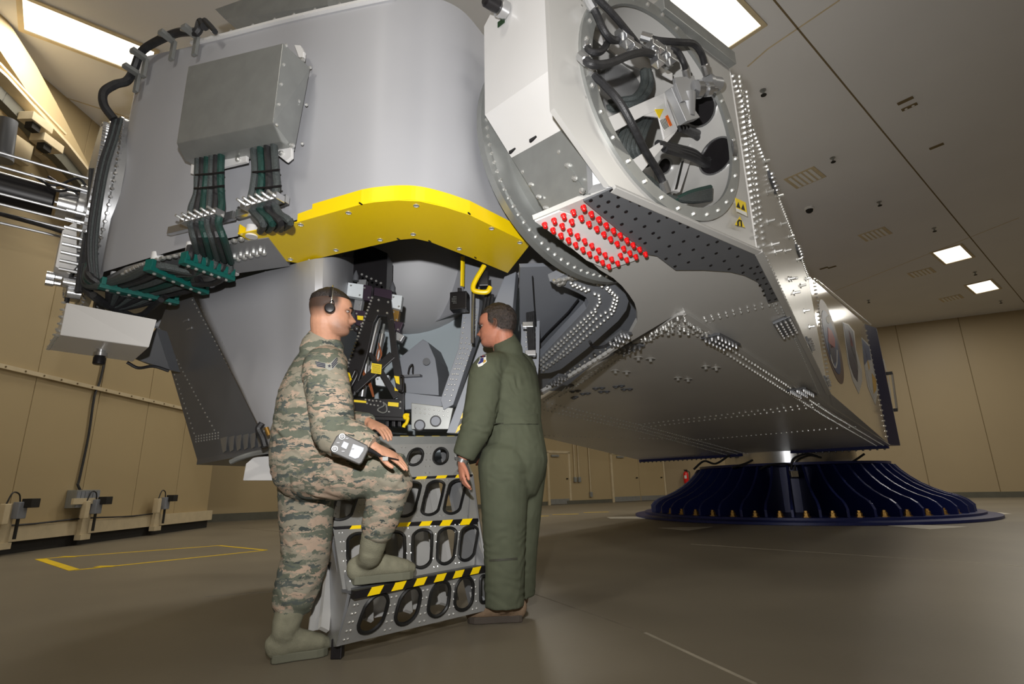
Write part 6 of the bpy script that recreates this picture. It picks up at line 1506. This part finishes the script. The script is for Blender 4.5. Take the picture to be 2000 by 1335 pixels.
wrinkle(me, .009, [(K(1000, 790, 3.2), .20, .006, nrm([.5, 0, 1])), (s2l+np.array([.09, -.02, -.06]), .12, .007, nrm([1, 0, .6])), (e2l, .14, .006, nrm(e2l-s2l)+np.array([.3, 0, 0])), (K(1010, 925, 3.25), .14, .006, nrm([.6, 0, 1])), (kn2l+UP*.02, .16, .007, UP+np.array([.3, 0, 0])), (an2l+UP*.07, .14, .010, UP), (an2r+UP*.07, .13, .009, UP)], (9, 9, 5))
suit = finish(me, 'flight_suit', m_od, man2); bs = bvh_of(suit)
q2 = lambda x, y: (860+x/3.3375, 560+y/3.3375)
decal_on('waist_tab', bs, [q2(*a) for a in ((412, 828), (632, 826), (636, 892), (414, 895))], m_od, suit, .006, .004, 10)
decal_on('belt_seam', bs, [q2(*a) for a in ((345, 886), (636, 890), (636, 897), (345, 893))], M('seam_dark_green', srgb(58, 60, 48), .9), suit, .003, .002, 12)
pt = decal_on('shoulder_patch', bs, [q2(*a) for a in ((260, 452), (300, 444), (300, 475), (303, 490), (272, 516), (250, 524), (242, 505), (258, 478))], m_paper, suit, .004, .002, 3)
decal_on('patch_field', bs, [q2(*a) for a in ((262, 470), (284, 466), (282, 492), (252, 508), (248, 500), (262, 484))], M('patch_blue', srgb(44, 48, 110), .7), suit, .006, .001, 3)
decal_on('patch_top', bs, [q2(*a) for a in ((262, 456), (298, 449), (297, 460), (264, 467))], m_enavy, suit, .006, .001, 3)
decal_on('patch_bar', bs, [q2(*a) for a in ((278, 453), (284, 451), (283, 462), (279, 463))], m_ered, suit, .0075, .001, 2)
decal_on('patch_ray', bs, [q2(*a) for a in ((284, 478), (300, 482), (296, 492), (280, 502))], m_egold, suit, .006, .001, 2)
decal_on('knee_zip', bs, [(956, 1092), (1010, 1088), (1010, 1092), (956, 1096)], M('zip_dark', srgb(56, 56, 46), .7), suit, .004, .002, 8)
bt = boot(man2, Zp(1030, 1214, 0)+np.array([-.03, .02, 0]), Zp(914, 1216, 0), an2l-UP*.005, an2l+UP*.12, (m_boot2, m_sole2), .07)
boot(man2, Zp(1040, 1195, 0)+np.array([-.05, .08, 0]), Zp(930, 1190, 0)+np.array([0, .08, 0]), an2r-UP*.03, an2r+UP*.1, (m_boot2, m_sole2), .07)
# wristwatch and ring
wd = nrm(w2l-e2l); wp_ = w2l+wd*.016
wt2 = root('wristwatch', tuple(wp_), 'steel wristwatch on the wrist of the man in green', 'watch')
MB().ring(wp_-wd*.011, wd, .034, .0385, .022, 28).build('bracelet', m_silver, wt2, SM)
so = nrm(np.cross(wd, (.3, .9, 0))); so = so if so[0] < 0 else -so
MB().lathe(wp_+so*.036, so, [(.018, 0), (.018, .008), (.015, .009)], 18).build('watch_case', m_silver, wt2, SM)
MB().lathe(wp_+so*.0455, so, [(.014, 0), (.014, .001)], 18).build('watch_dial', m_blk, wt2)
rp_, rv_ = tp2[2]; rc_ = rp_[2]*.6+rp_[1]*.4
tag(MB().ring(rc_-nrm(rp_[2]-rp_[1])*.002, rp_[2]-rp_[1], .0088, .0108, .005, 20).build('finger_ring', m_silver, None, SM), 'plain silver ring on a finger of the man in green', 'ring')
